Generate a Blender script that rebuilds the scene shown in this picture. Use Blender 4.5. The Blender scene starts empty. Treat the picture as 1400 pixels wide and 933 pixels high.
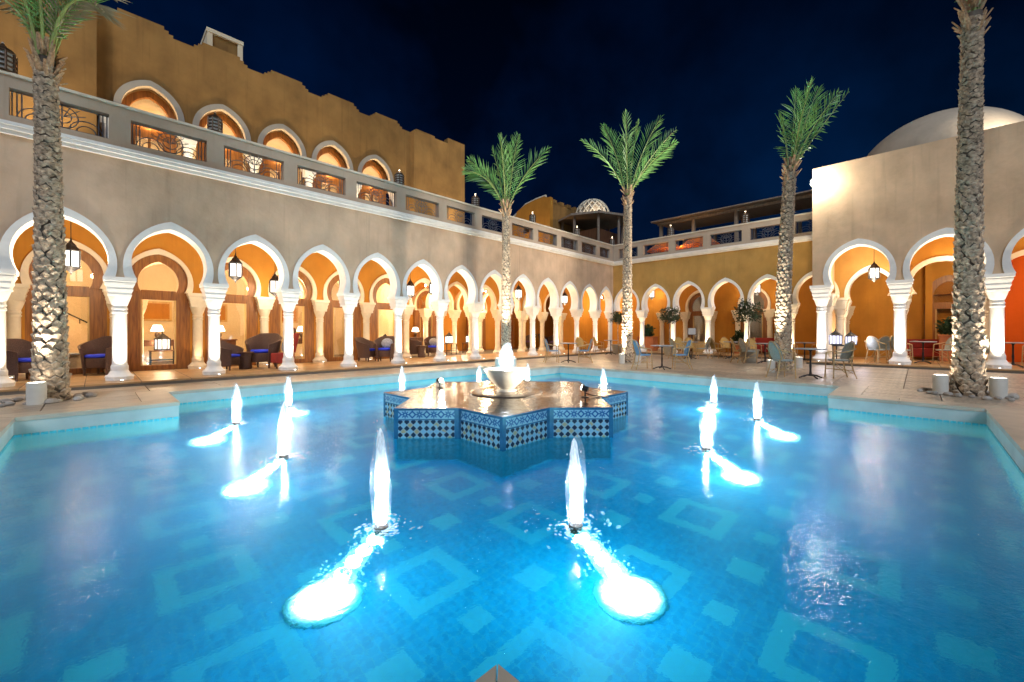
import bpy, math, random
from mathutils import Vector, Matrix
R = math.radians
random.seed(7)
sc = bpy.context.scene
COL = sc.collection

# ------------------------------------------------------------------ camera, world, exposure
EYE = 1.146; FPX = 561.23; YAW = 43.692; CXP = 718.06; HOR = 454.475
cam = bpy.data.cameras.new('camera'); cam_o = bpy.data.objects.new('camera', cam); COL.objects.link(cam_o)
cam.sensor_width = 36.0; cam.lens = FPX/1400*36.0
cam.shift_x = (700-CXP)/1400; cam.shift_y = -(466.5-HOR)/1400
cam.clip_start = 0.05; cam.clip_end = 2000
cam_o.location = (0, 0, EYE); cam_o.rotation_euler = (R(90), 0, R(YAW-90))
sc.camera = cam_o
world = bpy.data.worlds.new('World'); sc.world = world; world.use_nodes = True
wn = world.node_tree; wn.nodes.clear()
w_out = wn.nodes.new('ShaderNodeOutputWorld'); w_bg = wn.nodes.new('ShaderNodeBackground')
w_sky = wn.nodes.new('ShaderNodeTexSky'); w_sky.sky_type = 'NISHITA'; w_sky.sun_disc = False
w_sky.sun_elevation = R(-3.0); w_sky.sun_rotation = R(200); w_sky.altitude = 0
w_sky.air_density = 1.0; w_sky.dust_density = 0.2; w_sky.ozone_density = 6.0
w_tint = wn.nodes.new('ShaderNodeMixRGB'); w_tint.blend_type = 'MULTIPLY'; w_tint.inputs[0].default_value = 1
w_tint.inputs[2].default_value = (0.05, 1.25, 0.66, 1)
wn.links.new(w_sky.outputs[0], w_tint.inputs[1])
w_tc = wn.nodes.new('ShaderNodeTexCoord'); w_sp = wn.nodes.new('ShaderNodeSeparateXYZ'); w_rp = wn.nodes.new('ShaderNodeValToRGB')   # night air: paler at the horizon, near black overhead
w_rp.color_ramp.elements[0].color = (1, 1, 1, 1); w_rp.color_ramp.elements[1].position = .75; w_rp.color_ramp.elements[1].color = (.10, .10, .12, 1)
w_m2 = wn.nodes.new('ShaderNodeMixRGB'); w_m2.blend_type = 'MULTIPLY'; w_m2.inputs[0].default_value = 1
wn.links.new(w_tc.outputs['Generated'], w_sp.inputs[0]); wn.links.new(w_sp.outputs[2], w_rp.inputs[0])
w_no = wn.nodes.new('ShaderNodeTexNoise'); w_no.inputs['Scale'].default_value = 2.6; w_no.inputs['Detail'].default_value = 5; w_no.inputs['Roughness'].default_value = .55
w_mr = wn.nodes.new('ShaderNodeMapRange'); w_mr.inputs[1].default_value = .34; w_mr.inputs[2].default_value = .68; w_mr.inputs[3].default_value = .35; w_mr.inputs[4].default_value = 1.7
w_m3 = wn.nodes.new('ShaderNodeMixRGB'); w_m3.blend_type = 'MULTIPLY'; w_m3.inputs[0].default_value = 1
wn.links.new(w_tc.outputs['Generated'], w_no.inputs[0]); wn.links.new(w_no.outputs[0], w_mr.inputs[0]); wn.links.new(w_tint.outputs[0], w_m3.inputs[1]); wn.links.new(w_mr.outputs[0], w_m3.inputs[2])
wn.links.new(w_m3.outputs[0], w_m2.inputs[1]); wn.links.new(w_rp.outputs[0], w_m2.inputs[2]); wn.links.new(w_m2.outputs[0], w_bg.inputs[0])
wn.links.new(w_bg.outputs[0], w_out.inputs[0]); w_bg.inputs[1].default_value = 0.8
sun = bpy.data.lights.new('fill_sun', 'SUN'); sun.energy = 1.15; sun.angle = R(30); sun.color = (0.78, 0.86, 1.0)  # soft fill added to even out the light on the walls
sun_o = bpy.data.objects.new('fill_sun', sun); COL.objects.link(sun_o); sun_o.location = (0, 0, 40)
sun_o.rotation_euler = (R(52), 0, R(-46))
sc.view_settings.view_transform = 'Standard'; sc.view_settings.look = 'None'
sc.view_settings.exposure = 0.8; sc.view_settings.gamma = 1.0; sc.view_settings.use_curve_mapping = False
cy = sc.cycles
cy.use_denoising = True; cy.max_bounces = 7; cy.diffuse_bounces = 3; cy.glossy_bounces = 4
cy.transmission_bounces = 6; cy.transparent_max_bounces = 12
cy.sample_clamp_indirect = 4.0; cy.sample_clamp_direct = 0.0; cy.blur_glossy = 1.0
cy.use_adaptive_sampling = False

_a = R(YAW)
FWD = Vector((math.cos(_a), math.sin(_a), 0)); RGT = Vector((math.sin(_a), -math.cos(_a), 0))
def ground(px, py, z=0.0):
    d = (EYE-z)*FPX/(py-HOR); p = FWD*d + RGT*((px-CXP)/FPX*d); return Vector((p.x, p.y, z))
def on_plane(px, axis, val):
    v = FWD + RGT*((px-CXP)/FPX); k = val/(v.x if axis == 'X' else v.y); return v*k

# ------------------------------------------------------------------ materials
MATS = {}
def nmat(name):
    m = bpy.data.materials.new(name); m.use_nodes = True; nt = m.node_tree
    MATS[name] = m
    return m, nt, nt.nodes, nt.links, nt.nodes['Principled BSDF']
def mat(name, col, rough=0.6, metal=0.0, var=0.12, scale=6.0, bump=0.0, bscale=40.0, spec=0.5, rnd=0.0, sx=1, sy=1, sz=1):
    m, nt, N, L, b = nmat(name)
    b.inputs['Roughness'].default_value = rough; b.inputs['Metallic'].default_value = metal
    b.inputs['Specular IOR Level'].default_value = spec
    tc = N.new('ShaderNodeTexCoord'); mp = N.new('ShaderNodeMapping'); mp.inputs['Scale'].default_value = (sx, sy, sz)
    L.new(tc.outputs['Object'], mp.inputs[0])
    no = N.new('ShaderNodeTexNoise'); no.inputs['Scale'].default_value = scale; no.inputs['Detail'].default_value = 6
    L.new(mp.outputs[0], no.inputs[0])
    rp = N.new('ShaderNodeValToRGB')
    c0 = [max(0, c*(1-var)) for c in col]; c1 = [min(1, c*(1+var)) for c in col]
    rp.color_ramp.elements[0].color = (*c0, 1); rp.color_ramp.elements[1].color = (*c1, 1)
    rp.color_ramp.elements[0].position = .3; rp.color_ramp.elements[1].position = .7
    L.new(no.outputs[0], rp.inputs[0]); out = rp.outputs[0]
    if rnd > 0:
        oi = N.new('ShaderNodeObjectInfo'); mr = N.new('ShaderNodeMapRange')
        mr.inputs[3].default_value = 1-rnd; mr.inputs[4].default_value = 1+rnd
        hs = N.new('ShaderNodeHueSaturation'); L.new(oi.outputs['Random'], mr.inputs[0]); L.new(mr.outputs[0], hs.inputs['Value'])
        L.new(out, hs.inputs['Color']); out = hs.outputs[0]
    L.new(out, b.inputs['Base Color'])
    if bump > 0:
        n2 = N.new('ShaderNodeTexNoise'); n2.inputs['Scale'].default_value = bscale; n2.inputs['Detail'].default_value = 4
        L.new(mp.outputs[0], n2.inputs[0]); bp = N.new('ShaderNodeBump'); bp.inputs['Strength'].default_value = bump
        bp.inputs['Distance'].default_value = 0.02; L.new(n2.outputs[0], bp.inputs['Height']); L.new(bp.outputs[0], b.inputs['Normal'])
    return m
def emis(name, col, strength, alb=.8):
    m, nt, N, L, b = nmat(name)
    b.inputs['Base Color'].default_value = (alb, alb, alb, 1)
    b.inputs['Emission Color'].default_value = (*col, 1); b.inputs['Emission Strength'].default_value = strength
    return m
def plaster(name, col, stain=0.25):
    # hand-trowelled render: broad clouds, faint vertical weathering and fine trowel relief
    m, nt, N, L, b = nmat(name); b.inputs['Roughness'].default_value = .85; b.inputs['Specular IOR Level'].default_value = .25
    tc = N.new('ShaderNodeTexCoord')
    n1 = N.new('ShaderNodeTexNoise'); n1.inputs['Scale'].default_value = .9; n1.inputs['Detail'].default_value = 8; n1.inputs['Roughness'].default_value = .62
    L.new(tc.outputs['Object'], n1.inputs[0])
    mp = N.new('ShaderNodeMapping'); mp.inputs['Scale'].default_value = (1.3, 1.3, .75); L.new(tc.outputs['Object'], mp.inputs[0])
    n2 = N.new('ShaderNodeTexNoise'); n2.inputs['Scale'].default_value = 1.2; n2.inputs['Detail'].default_value = 6; L.new(mp.outputs[0], n2.inputs[0])
    ad = N.new('ShaderNodeMath'); ad.operation = 'ADD'; L.new(n1.outputs[0], ad.inputs[0]); L.new(n2.outputs[0], ad.inputs[1])
    mr = N.new('ShaderNodeMapRange'); mr.inputs[1].default_value = .7; mr.inputs[2].default_value = 1.3
    mr.inputs[3].default_value = 1-stain; mr.inputs[4].default_value = 1+stain*.6; L.new(ad.outputs[0], mr.inputs[0])
    m4 = N.new('ShaderNodeMapping'); m4.inputs['Scale'].default_value = (4.5, 4.5, .22); L.new(tc.outputs['Object'], m4.inputs[0])
    n4 = N.new('ShaderNodeTexNoise'); n4.inputs['Scale'].default_value = 1.6; n4.inputs['Detail'].default_value = 5; L.new(m4.outputs[0], n4.inputs[0])
    r4 = N.new('ShaderNodeMapRange'); r4.inputs[1].default_value = .56; r4.inputs[2].default_value = .74; r4.inputs[3].default_value = 1.0; r4.inputs[4].default_value = 1-stain*.6; L.new(n4.outputs[0], r4.inputs[0])
    mu = N.new('ShaderNodeMath'); mu.operation = 'MULTIPLY'; L.new(mr.outputs[0], mu.inputs[0]); L.new(r4.outputs[0], mu.inputs[1])
    hs = N.new('ShaderNodeHueSaturation'); hs.inputs['Color'].default_value = (*col, 1); L.new(mu.outputs[0], hs.inputs['Value'])
    L.new(hs.outputs[0], b.inputs['Base Color'])
    n3 = N.new('ShaderNodeTexNoise'); n3.inputs['Scale'].default_value = 7; n3.inputs['Detail'].default_value = 8; L.new(tc.outputs['Object'], n3.inputs[0])
    bp = N.new('ShaderNodeBump'); bp.inputs['Strength'].default_value = .35; bp.inputs['Distance'].default_value = .03
    L.new(n3.outputs[0], bp.inputs['Height']); L.new(bp.outputs[0], b.inputs['Normal'])
    return m
def wood(name, c0, c1, rough=.45):
    m, nt, N, L, b = nmat(name); b.inputs['Roughness'].default_value = rough
    tc = N.new('ShaderNodeTexCoord'); mp = N.new('ShaderNodeMapping'); mp.inputs['Scale'].default_value = (9, 9, .7)
    L.new(tc.outputs['Object'], mp.inputs[0])
    no = N.new('ShaderNodeTexNoise'); no.inputs['Scale'].default_value = 2.2; no.inputs['Detail'].default_value = 8; no.inputs['Distortion'].default_value = .8
    L.new(mp.outputs[0], no.inputs[0]); rp = N.new('ShaderNodeValToRGB')
    rp.color_ramp.elements[0].color = (*c0, 1); rp.color_ramp.elements[1].color = (*c1, 1)
    rp.color_ramp.elements[0].position = .32; rp.color_ramp.elements[1].position = .68
    L.new(no.outputs[0], rp.inputs[0]); L.new(rp.outputs[0], b.inputs['Base Color'])
    return m

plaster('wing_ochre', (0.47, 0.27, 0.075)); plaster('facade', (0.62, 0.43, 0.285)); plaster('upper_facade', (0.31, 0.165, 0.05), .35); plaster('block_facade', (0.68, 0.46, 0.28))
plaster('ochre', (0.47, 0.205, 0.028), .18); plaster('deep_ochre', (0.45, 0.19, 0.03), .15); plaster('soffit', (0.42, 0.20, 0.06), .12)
plaster('cream', (0.74, 0.62, 0.43), .08); plaster('orange_red', (0.78, 0.13, 0.012), .08); plaster('parapet', (0.47, 0.36, 0.26), .15)
plaster('grey_render', (0.40, 0.36, 0.30), .12); plaster('dome_plaster', (0.55, 0.44, 0.32), .15)
mat('limestone', (0.81, 0.78, 0.72), .6, var=.07, scale=5, bump=.15, bscale=25)
mat('limestone_warm', (0.70, 0.61, 0.46), .6, var=.08, scale=5, bump=.15, bscale=25)
wood('door_wood', (0.14, 0.047, 0.010), (0.33, 0.13, 0.026)); wood('dark_wood', (0.07, 0.028, 0.012), (0.16, 0.07, 0.03))
wood('gold_wood', (0.42, 0.26, 0.08), (0.62, 0.42, 0.16)); wood('pergola_wood', (0.16, 0.12, 0.09), (0.28, 0.21, 0.15), .8)
mat('slab', (0.40, 0.32, 0.235), .38, var=.3, scale=2.2, bump=.3, bscale=9, rnd=.16, sx=1.2, sy=7)
mat('coping', (0.50, 0.42, 0.32), .45, var=.14, scale=3, bump=.15, bscale=18, rnd=.08)
mat('platform', (0.42, 0.25, 0.11), .33, var=.22, scale=2.0, bump=.15, bscale=12, rnd=.1)
mat('mortar', (0.16, 0.13, 0.10), .9); mat('pool_wall', (0.50, 0.56, 0.52), .4, var=.12, scale=3)
mat('iron', (0.03, 0.028, 0.03), .45, metal=.6, var=.2); mat('grille_iron', (0.11, 0.105, 0.11), .5, metal=.3, var=.2)
mat('bronze', (0.10, 0.06, 0.035), .4, metal=.7, var=.3)
mat('wicker', (0.085, 0.04, 0.025), .55, var=.4, scale=60, bump=.8, bscale=90)
mat('rattan', (0.42, 0.25, 0.10), .5, var=.25, scale=30, bump=.4, bscale=80); mat('pole_rattan', (0.50, 0.33, 0.15), .4, var=.2, scale=20)
mat('weave_blue', (0.16, 0.34, 0.55), .55, var=.25, scale=70, bump=.6, bscale=110); mat('weave_grey', (0.33, 0.36, 0.33), .55, var=.25, scale=70, bump=.6, bscale=110)
mat('weave_gold', (0.55, 0.32, 0.08), .55, var=.25, scale=70, bump=.6, bscale=110)
mat('cushion_blue', (0.015, 0.04, 0.60), .85, var=.15); mat('cushion_grey', (0.30, 0.29, 0.30), .85, var=.35, scale=22)
mat('cushion_purple', (0.10, 0.05, 0.15), .8); mat('red_cloth', (0.26, 0.02, 0.012), .8); mat('orange_cloth', (0.62, 0.16, 0.03), .8)
mat('table_grey', (0.30, 0.33, 0.36), .3, var=.15); mat('terracotta', (0.42, 0.14, 0.05), .7); mat('pot_stone', (0.42, 0.36, 0.27), .7)
mat('bark', (0.42, 0.305, 0.20), .9, var=.65, scale=18, bump=.9, bscale=30); mat('bark_cut', (0.56, 0.45, 0.32), .85, var=.25, scale=20, bump=.5)
mat('bark_shade', (0.12, 0.09, 0.065), .95, var=.4); mat('fibre', (0.42, 0.26, 0.14), .9, var=.4, scale=30)  # trunk core painted dark as shade in the gaps between leaf bases
mat('frond_green', (0.19, 0.40, 0.10), .45, var=.35, scale=2, rnd=.25); mat('frond_dry', (0.34, 0.28, 0.15), .6, var=.3, scale=2, rnd=.2)
mat('rachis', (0.30, 0.36, 0.10), .5); mat('olive_leaf', (0.075, 0.10, 0.045), .6, var=.4, scale=3); mat('dark_leaf', (0.03, 0.075, 0.03), .5, var=.4)
mat('pebble', (0.40, 0.36, 0.31), .7, var=.2, rnd=.25); mat('white_metal', (0.62, 0.58, 0.50), .5, var=.06); mat('black_plastic', (0.015, 0.015, 0.017), .35)
mat('bowl_marble', (0.70, 0.63, 0.52), .25, var=.12, scale=4); mat('paper', (0.45, 0.42, 0.38), .7, var=.05)
mat('rug', (0.30, 0.16, 0.08), .95, var=.3, scale=8)
emis('lantern_glow', (1.0, .90, .80), 1.5, .12); emis('bulb', (1.0, .80, .50), 12.0); emis('flood_lens', (.95, 1.0, .9), 40.0)
emis('uplight_lens', (1.0, .93, .82), 14.0); emis('shade_glow', (1.0, .88, .66), 5.0)
emis('violet_glass', (.78, .76, 1.0), 1.2, .12)
def lens_mat():
    m = emis('pool_lens', (.92, .98, 1.0), 30.0); N, L = m.node_tree.nodes, m.node_tree.links; b = N['Principled BSDF']
    tc = N.new('ShaderNodeTexCoord'); ln = N.new('ShaderNodeVectorMath'); ln.operation = 'LENGTH'; L.new(tc.outputs['Object'], ln.inputs[0])
    mr = N.new('ShaderNodeMapRange'); mr.interpolation_type = 'SMOOTHERSTEP'; mr.inputs[1].default_value = .02; mr.inputs[2].default_value = .245; mr.inputs[3].default_value = 30; mr.inputs[4].default_value = .05
    L.new(ln.outputs['Value'], mr.inputs[0]); L.new(mr.outputs[0], b.inputs['Emission Strength']); b.inputs['Base Color'].default_value = (.05, .45, .6, 1)
lens_mat()
def glass_mat():
    m, nt, N, L, b = nmat('pane'); N.remove(b)
    t = N.new('ShaderNodeBsdfTransparent'); t.inputs[0].default_value = (.97, .94, .9, 1)
    g = N.new('ShaderNodeBsdfGlossy'); g.inputs['Roughness'].default_value = .03; mx = N.new('ShaderNodeMixShader'); mx.inputs[0].default_value = .1
    L.new(t.outputs[0], mx.inputs[1]); L.new(g.outputs[0], mx.inputs[2]); L.new(mx.outputs[0], N['Material Output'].inputs[0])
glass_mat()
def water_mat():
    m, nt, N, L, b = nmat('water')
    b.inputs['Base Color'].default_value = (.10, .82, 1.0, 1); b.inputs['Roughness'].default_value = .0
    b.inputs['IOR'].default_value = 1.16; b.inputs['Transmission Weight'].default_value = 1.0
    tc = N.new('ShaderNodeTexCoord')
    hs = []
    for s, st, wgt, d in ((1.6, 1.5, .16, .3), (8.0, 1.3, .17, .8), (30.0, 1.0, .085, 1.4)):
        mp = N.new('ShaderNodeMapping'); mp.inputs['Scale'].default_value = (1, st, 1); mp.inputs['Rotation'].default_value = (0, 0, R(43))
        L.new(tc.outputs['Object'], mp.inputs[0])
        no = N.new('ShaderNodeTexNoise'); no.inputs['Scale'].default_value = s; no.inputs['Detail'].default_value = 2.5; no.inputs['Distortion'].default_value = d
        L.new(mp.outputs[0], no.inputs[0]); mu = N.new('ShaderNodeMath'); mu.operation = 'MULTIPLY'; mu.inputs[1].default_value = wgt
        L.new(no.outputs[0], mu.inputs[0]); hs.append(mu)
    a1 = N.new('ShaderNodeMath'); a1.operation = 'ADD'; L.new(hs[0].outputs[0], a1.inputs[0]); L.new(hs[1].outputs[0], a1.inputs[1])
    # wind chop is livelier away from the sheltered middle
    nm_ = N.new('ShaderNodeTexNoise'); nm_.inputs['Scale'].default_value = .28; nm_.inputs['Detail'].default_value = 1; L.new(tc.outputs['Object'], nm_.inputs[0])
    vd = N.new('ShaderNodeVectorMath'); vd.operation = 'DOT_PRODUCT'; vd.inputs[1].default_value = (.69, -.72, 0); L.new(tc.outputs['Object'], vd.inputs[0])
    ab = N.new('ShaderNodeMath'); ab.operation = 'ABSOLUTE'; L.new(vd.outputs['Value'], ab.inputs[0])
    mk = N.new('ShaderNodeMapRange'); mk.inputs[1].default_value = .9; mk.inputs[2].default_value = 3.2; mk.inputs[3].default_value = .5; mk.inputs[4].default_value = 2.0; L.new(ab.outputs[0], mk.inputs[0])
    m5 = N.new('ShaderNodeMath'); m5.operation = 'MULTIPLY'; L.new(hs[2].outputs[0], m5.inputs[0]); L.new(mk.outputs[0], m5.inputs[1])
    a2 = N.new('ShaderNodeMath'); a2.operation = 'ADD'; L.new(a1.outputs[0], a2.inputs[0]); L.new(m5.outputs[0], a2.inputs[1])
    bp = N.new('ShaderNodeBump'); bp.inputs['Strength'].default_value = .34; bp.inputs['Distance'].default_value = .06
    L.new(a2.outputs[0], bp.inputs['Height']); L.new(bp.outputs[0], b.inputs['Normal'])
water_mat()
def pool_floor_mat():
    # blue glass mosaic with pale inlaid squares, square rings and border dots
    m, nt, N, L, b = nmat('pool_floor'); b.inputs['Roughness'].default_value = .5
    tc = N.new('ShaderNodeTexCoord'); sp = N.new('ShaderNodeSeparateXYZ'); L.new(tc.outputs['Object'], sp.inputs[0])
    def M(op, a, v=None, c=None):
        n = N.new('ShaderNodeMath'); n.operation = op
        for i, x in enumerate((a, v, c)):
            if x is None: continue
            if isinstance(x, (int, float)): n.inputs[i].default_value = x
            else: L.new(x, n.inputs[i])
        return n.outputs[0]
    P = 1.15
    def cell(o, off): return M('ABSOLUTE', M('SUBTRACT', M('MODULO', M('ADD', o, 50*P+off), P), P/2))
    u, v = cell(sp.outputs[0], 0), cell(sp.outputs[1], .2)
    mx = M('MAXIMUM', u, v)
    ring = M('MULTIPLY', M('GREATER_THAN', mx, .17), M('LESS_THAN', mx, .29))
    u2, v2 = cell(sp.outputs[0], P/2), cell(sp.outputs[1], .2+P/2)
    dot = M('LESS_THAN', M('MAXIMUM', u2, v2), .12)
    dot2 = M('LESS_THAN', M('MAXIMUM', u, v2), .09)
    pat = M('MAXIMUM', ring, M('MAXIMUM', dot, dot2))
    wr = N.new('ShaderNodeTexNoise'); wr.inputs['Scale'].default_value = .55; L.new(tc.outputs['Object'], wr.inputs[0])
    pat = M('MULTIPLY', pat, M('MULTIPLY_ADD', wr.outputs[0], 1.5, -.12))
    br = N.new('ShaderNodeTexVoronoi'); br.inputs['Scale'].default_value = 30; L.new(tc.outputs['Object'], br.inputs[0])
    base = N.new('ShaderNodeMixRGB'); base.inputs[1].default_value = (.0, .30, .60, 1); base.inputs[2].default_value = (.0, .43, .76, 1); L.new(br.outputs['Color'], base.inputs[0])
    mixp = N.new('ShaderNodeMixRGB'); L.new(pat, mixp.inputs[0]); L.new(base.outputs[0], mixp.inputs[1]); mixp.inputs[2].default_value = (.12, .62, .78, 1)
    gx = M('MODULO', M('ADD', sp.outputs[0], 50.0), .07); gy = M('MODULO', M('ADD', sp.outputs[1], 50.0), .07)
    gl = M('MULTIPLY', M('LESS_THAN', M('MINIMUM', gx, gy), .008), .35)
    mg = N.new('ShaderNodeMixRGB'); L.new(gl, mg.inputs[0]); L.new(mixp.outputs[0], mg.inputs[1]); mg.inputs[2].default_value = (.10, .52, .66, 1)
    L.new(mg.outputs[0], b.inputs['Base Color'])
pool_floor_mat()
def zellige_mat():
    # glazed panel: a frieze of eight-point rosettes above a diagonal checker of dark, sand and pale blue diamonds (flat glaze print)
    m, nt, N, L, b = nmat('zellige'); b.inputs['Roughness'].default_value = .25
    uv = N.new('ShaderNodeTexCoord'); sp = N.new('ShaderNodeSeparateXYZ'); L.new(uv.outputs['UV'], sp.inputs[0])
    def M(op, a, v=None, c=None):
        n = N.new('ShaderNodeMath'); n.operation = op
        for i, x in enumerate((a, v, c)):
            if x is None: continue
            if isinstance(x, (int, float)): n.inputs[i].default_value = x
            else: L.new(x, n.inputs[i])
        return n.outputs[0]
    U, V = sp.outputs[0], sp.outputs[1]          # metres along, metres up
    # lower checker, cell .075 rotated 45 degrees
    c = .062
    p = M('ADD', M('MULTIPLY', M('ADD', U, V), .7071), 60*c); q = M('ADD', M('MULTIPLY', M('SUBTRACT', U, V), .7071), 60*c)
    fp, fq = M('MODULO', p, c), M('MODULO', q, c)
    edge = M('MAXIMUM', M('ABSOLUTE', M('SUBTRACT', fp, c/2)), M('ABSOLUTE', M('SUBTRACT', fq, c/2)))
    ip, iq = M('FLOOR', M('DIVIDE', p, c)), M('FLOOR', M('DIVIDE', q, c))
    par = M('MODULO', M('ADD', ip, iq), 2.0)
    alt = M('MODULO', ip, 2.0)
    nz = N.new('ShaderNodeTexNoise'); nz.inputs['Scale'].default_value = 5; L.new(uv.outputs['UV'], nz.inputs[0])
    light = N.new('ShaderNodeMixRGB'); light.inputs[1].default_value = (.20, .38, .50, 1); light.inputs[2].default_value = (.36, .29, .17, 1)
    L.new(M('MULTIPLY', alt, M('GREATER_THAN', nz.outputs[0], .5)), light.inputs[0])
    chk = N.new('ShaderNodeMixRGB'); L.new(par, chk.inputs[0]); L.new(light.outputs[0], chk.inputs[1]); chk.inputs[2].default_value = (.012, .022, .05, 1)
    grout = N.new('ShaderNodeMixRGB'); L.new(M('GREATER_THAN', edge, c*.44), grout.inputs[0]); L.new(chk.outputs[0], grout.inputs[1]); grout.inputs[2].default_value = (.30, .42, .47, 1)
    # rosette frieze, period .19
    pr = .19; s = M('SUBTRACT', M('MODULO', M('ADD', U, 20*pr), pr), pr/2); t = M('SUBTRACT', V, .315)
    r = M('SQRT', M('ADD', M('MULTIPLY', s, s), M('MULTIPLY', t, t))); an = M('ARCTAN2', t, s)
    rose = M('LESS_THAN', r, M('MULTIPLY_ADD', M('COSINE', M('MULTIPLY', an, 8.0)), .016, .040))
    hole = M('LESS_THAN', r, .012)
    s2 = M('SUBTRACT', M('MODULO', M('ADD', U, 20*pr+pr/2), pr), pr/2)
    r2 = M('ADD', M('ABSOLUTE', s2), M('ABSOLUTE', t)); lat = M('MULTIPLY', M('LESS_THAN', r2, .055), M('GREATER_THAN', r2, .03))
    fr = N.new('ShaderNodeMixRGB'); L.new(M('MAXIMUM', M('SUBTRACT', rose, hole), lat), fr.inputs[0]); fr.inputs[1].default_value = (.24, .42, .52, 1); fr.inputs[2].default_value = (.010, .085, .24, 1)
    up = M('GREATER_THAN', V, .255)
    mixv = N.new('ShaderNodeMixRGB'); L.new(up, mixv.inputs[0]); L.new(grout.outputs[0], mixv.inputs[1]); L.new(fr.outputs[0], mixv.inputs[2])
    L.new(mixv.outputs[0], b.inputs['Base Color'])
zellige_mat()
mat('teal_mosaic', (.004, .13, .20), .4, var=.3, scale=25); mat('glaze_blue', (.02, .105, .21), .22, var=.2, scale=9); mat('wet_stone', (.085, .066, .052), .10, var=.5, scale=3.5, bump=.45, bscale=10, spec=.6)
mat('waterline_tile', (.12, .55, .62), .25, var=.3, scale=40, rnd=.1)
def jet_mat(name, fac, col):
    m, nt, N, L, b = nmat(name); N.remove(b)
    d = N.new('ShaderNodeBsdfDiffuse'); d.inputs[0].default_value = (*col, 1)
    t = N.new('ShaderNodeBsdfTranslucent'); t.inputs[0].default_value = (*col, 1)
    mx = N.new('ShaderNodeMixShader'); mx.inputs[0].default_value = .6; L.new(d.outputs[0], mx.inputs[1]); L.new(t.outputs[0], mx.inputs[2])
    tr = N.new('ShaderNodeBsdfTransparent'); m2 = N.new('ShaderNodeMixShader'); L.new(tr.outputs[0], m2.inputs[1]); L.new(mx.outputs[0], m2.inputs[2])
    tc = N.new('ShaderNodeTexCoord'); mp = N.new('ShaderNodeMapping'); mp.inputs['Scale'].default_value = (34, 34, 5); L.new(tc.outputs['Object'], mp.inputs[0])
    no = N.new('ShaderNodeTexNoise'); no.inputs['Scale'].default_value = 1.5; no.inputs['Detail'].default_value = 5; L.new(mp.outputs[0], no.inputs[0])
    mr = N.new('ShaderNodeMapRange'); mr.inputs[1].default_value = .3; mr.inputs[2].default_value = .7; mr.inputs[3].default_value = fac*.22; mr.inputs[4].default_value = min(1, fac*1.4)
    L.new(no.outputs[0], mr.inputs[0]); L.new(mr.outputs[0], m2.inputs[0]); L.new(m2.outputs[0], N['Material Output'].inputs[0])
jet_mat('jet_core', .62, (.95, .97, 1.0)); jet_mat('plume', .5, (.93, .97, 1.0)); jet_mat('jet_spray', .13, (.75, .87, 1.0)); jet_mat('foam', .8, (.93, .97, 1.0))

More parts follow.
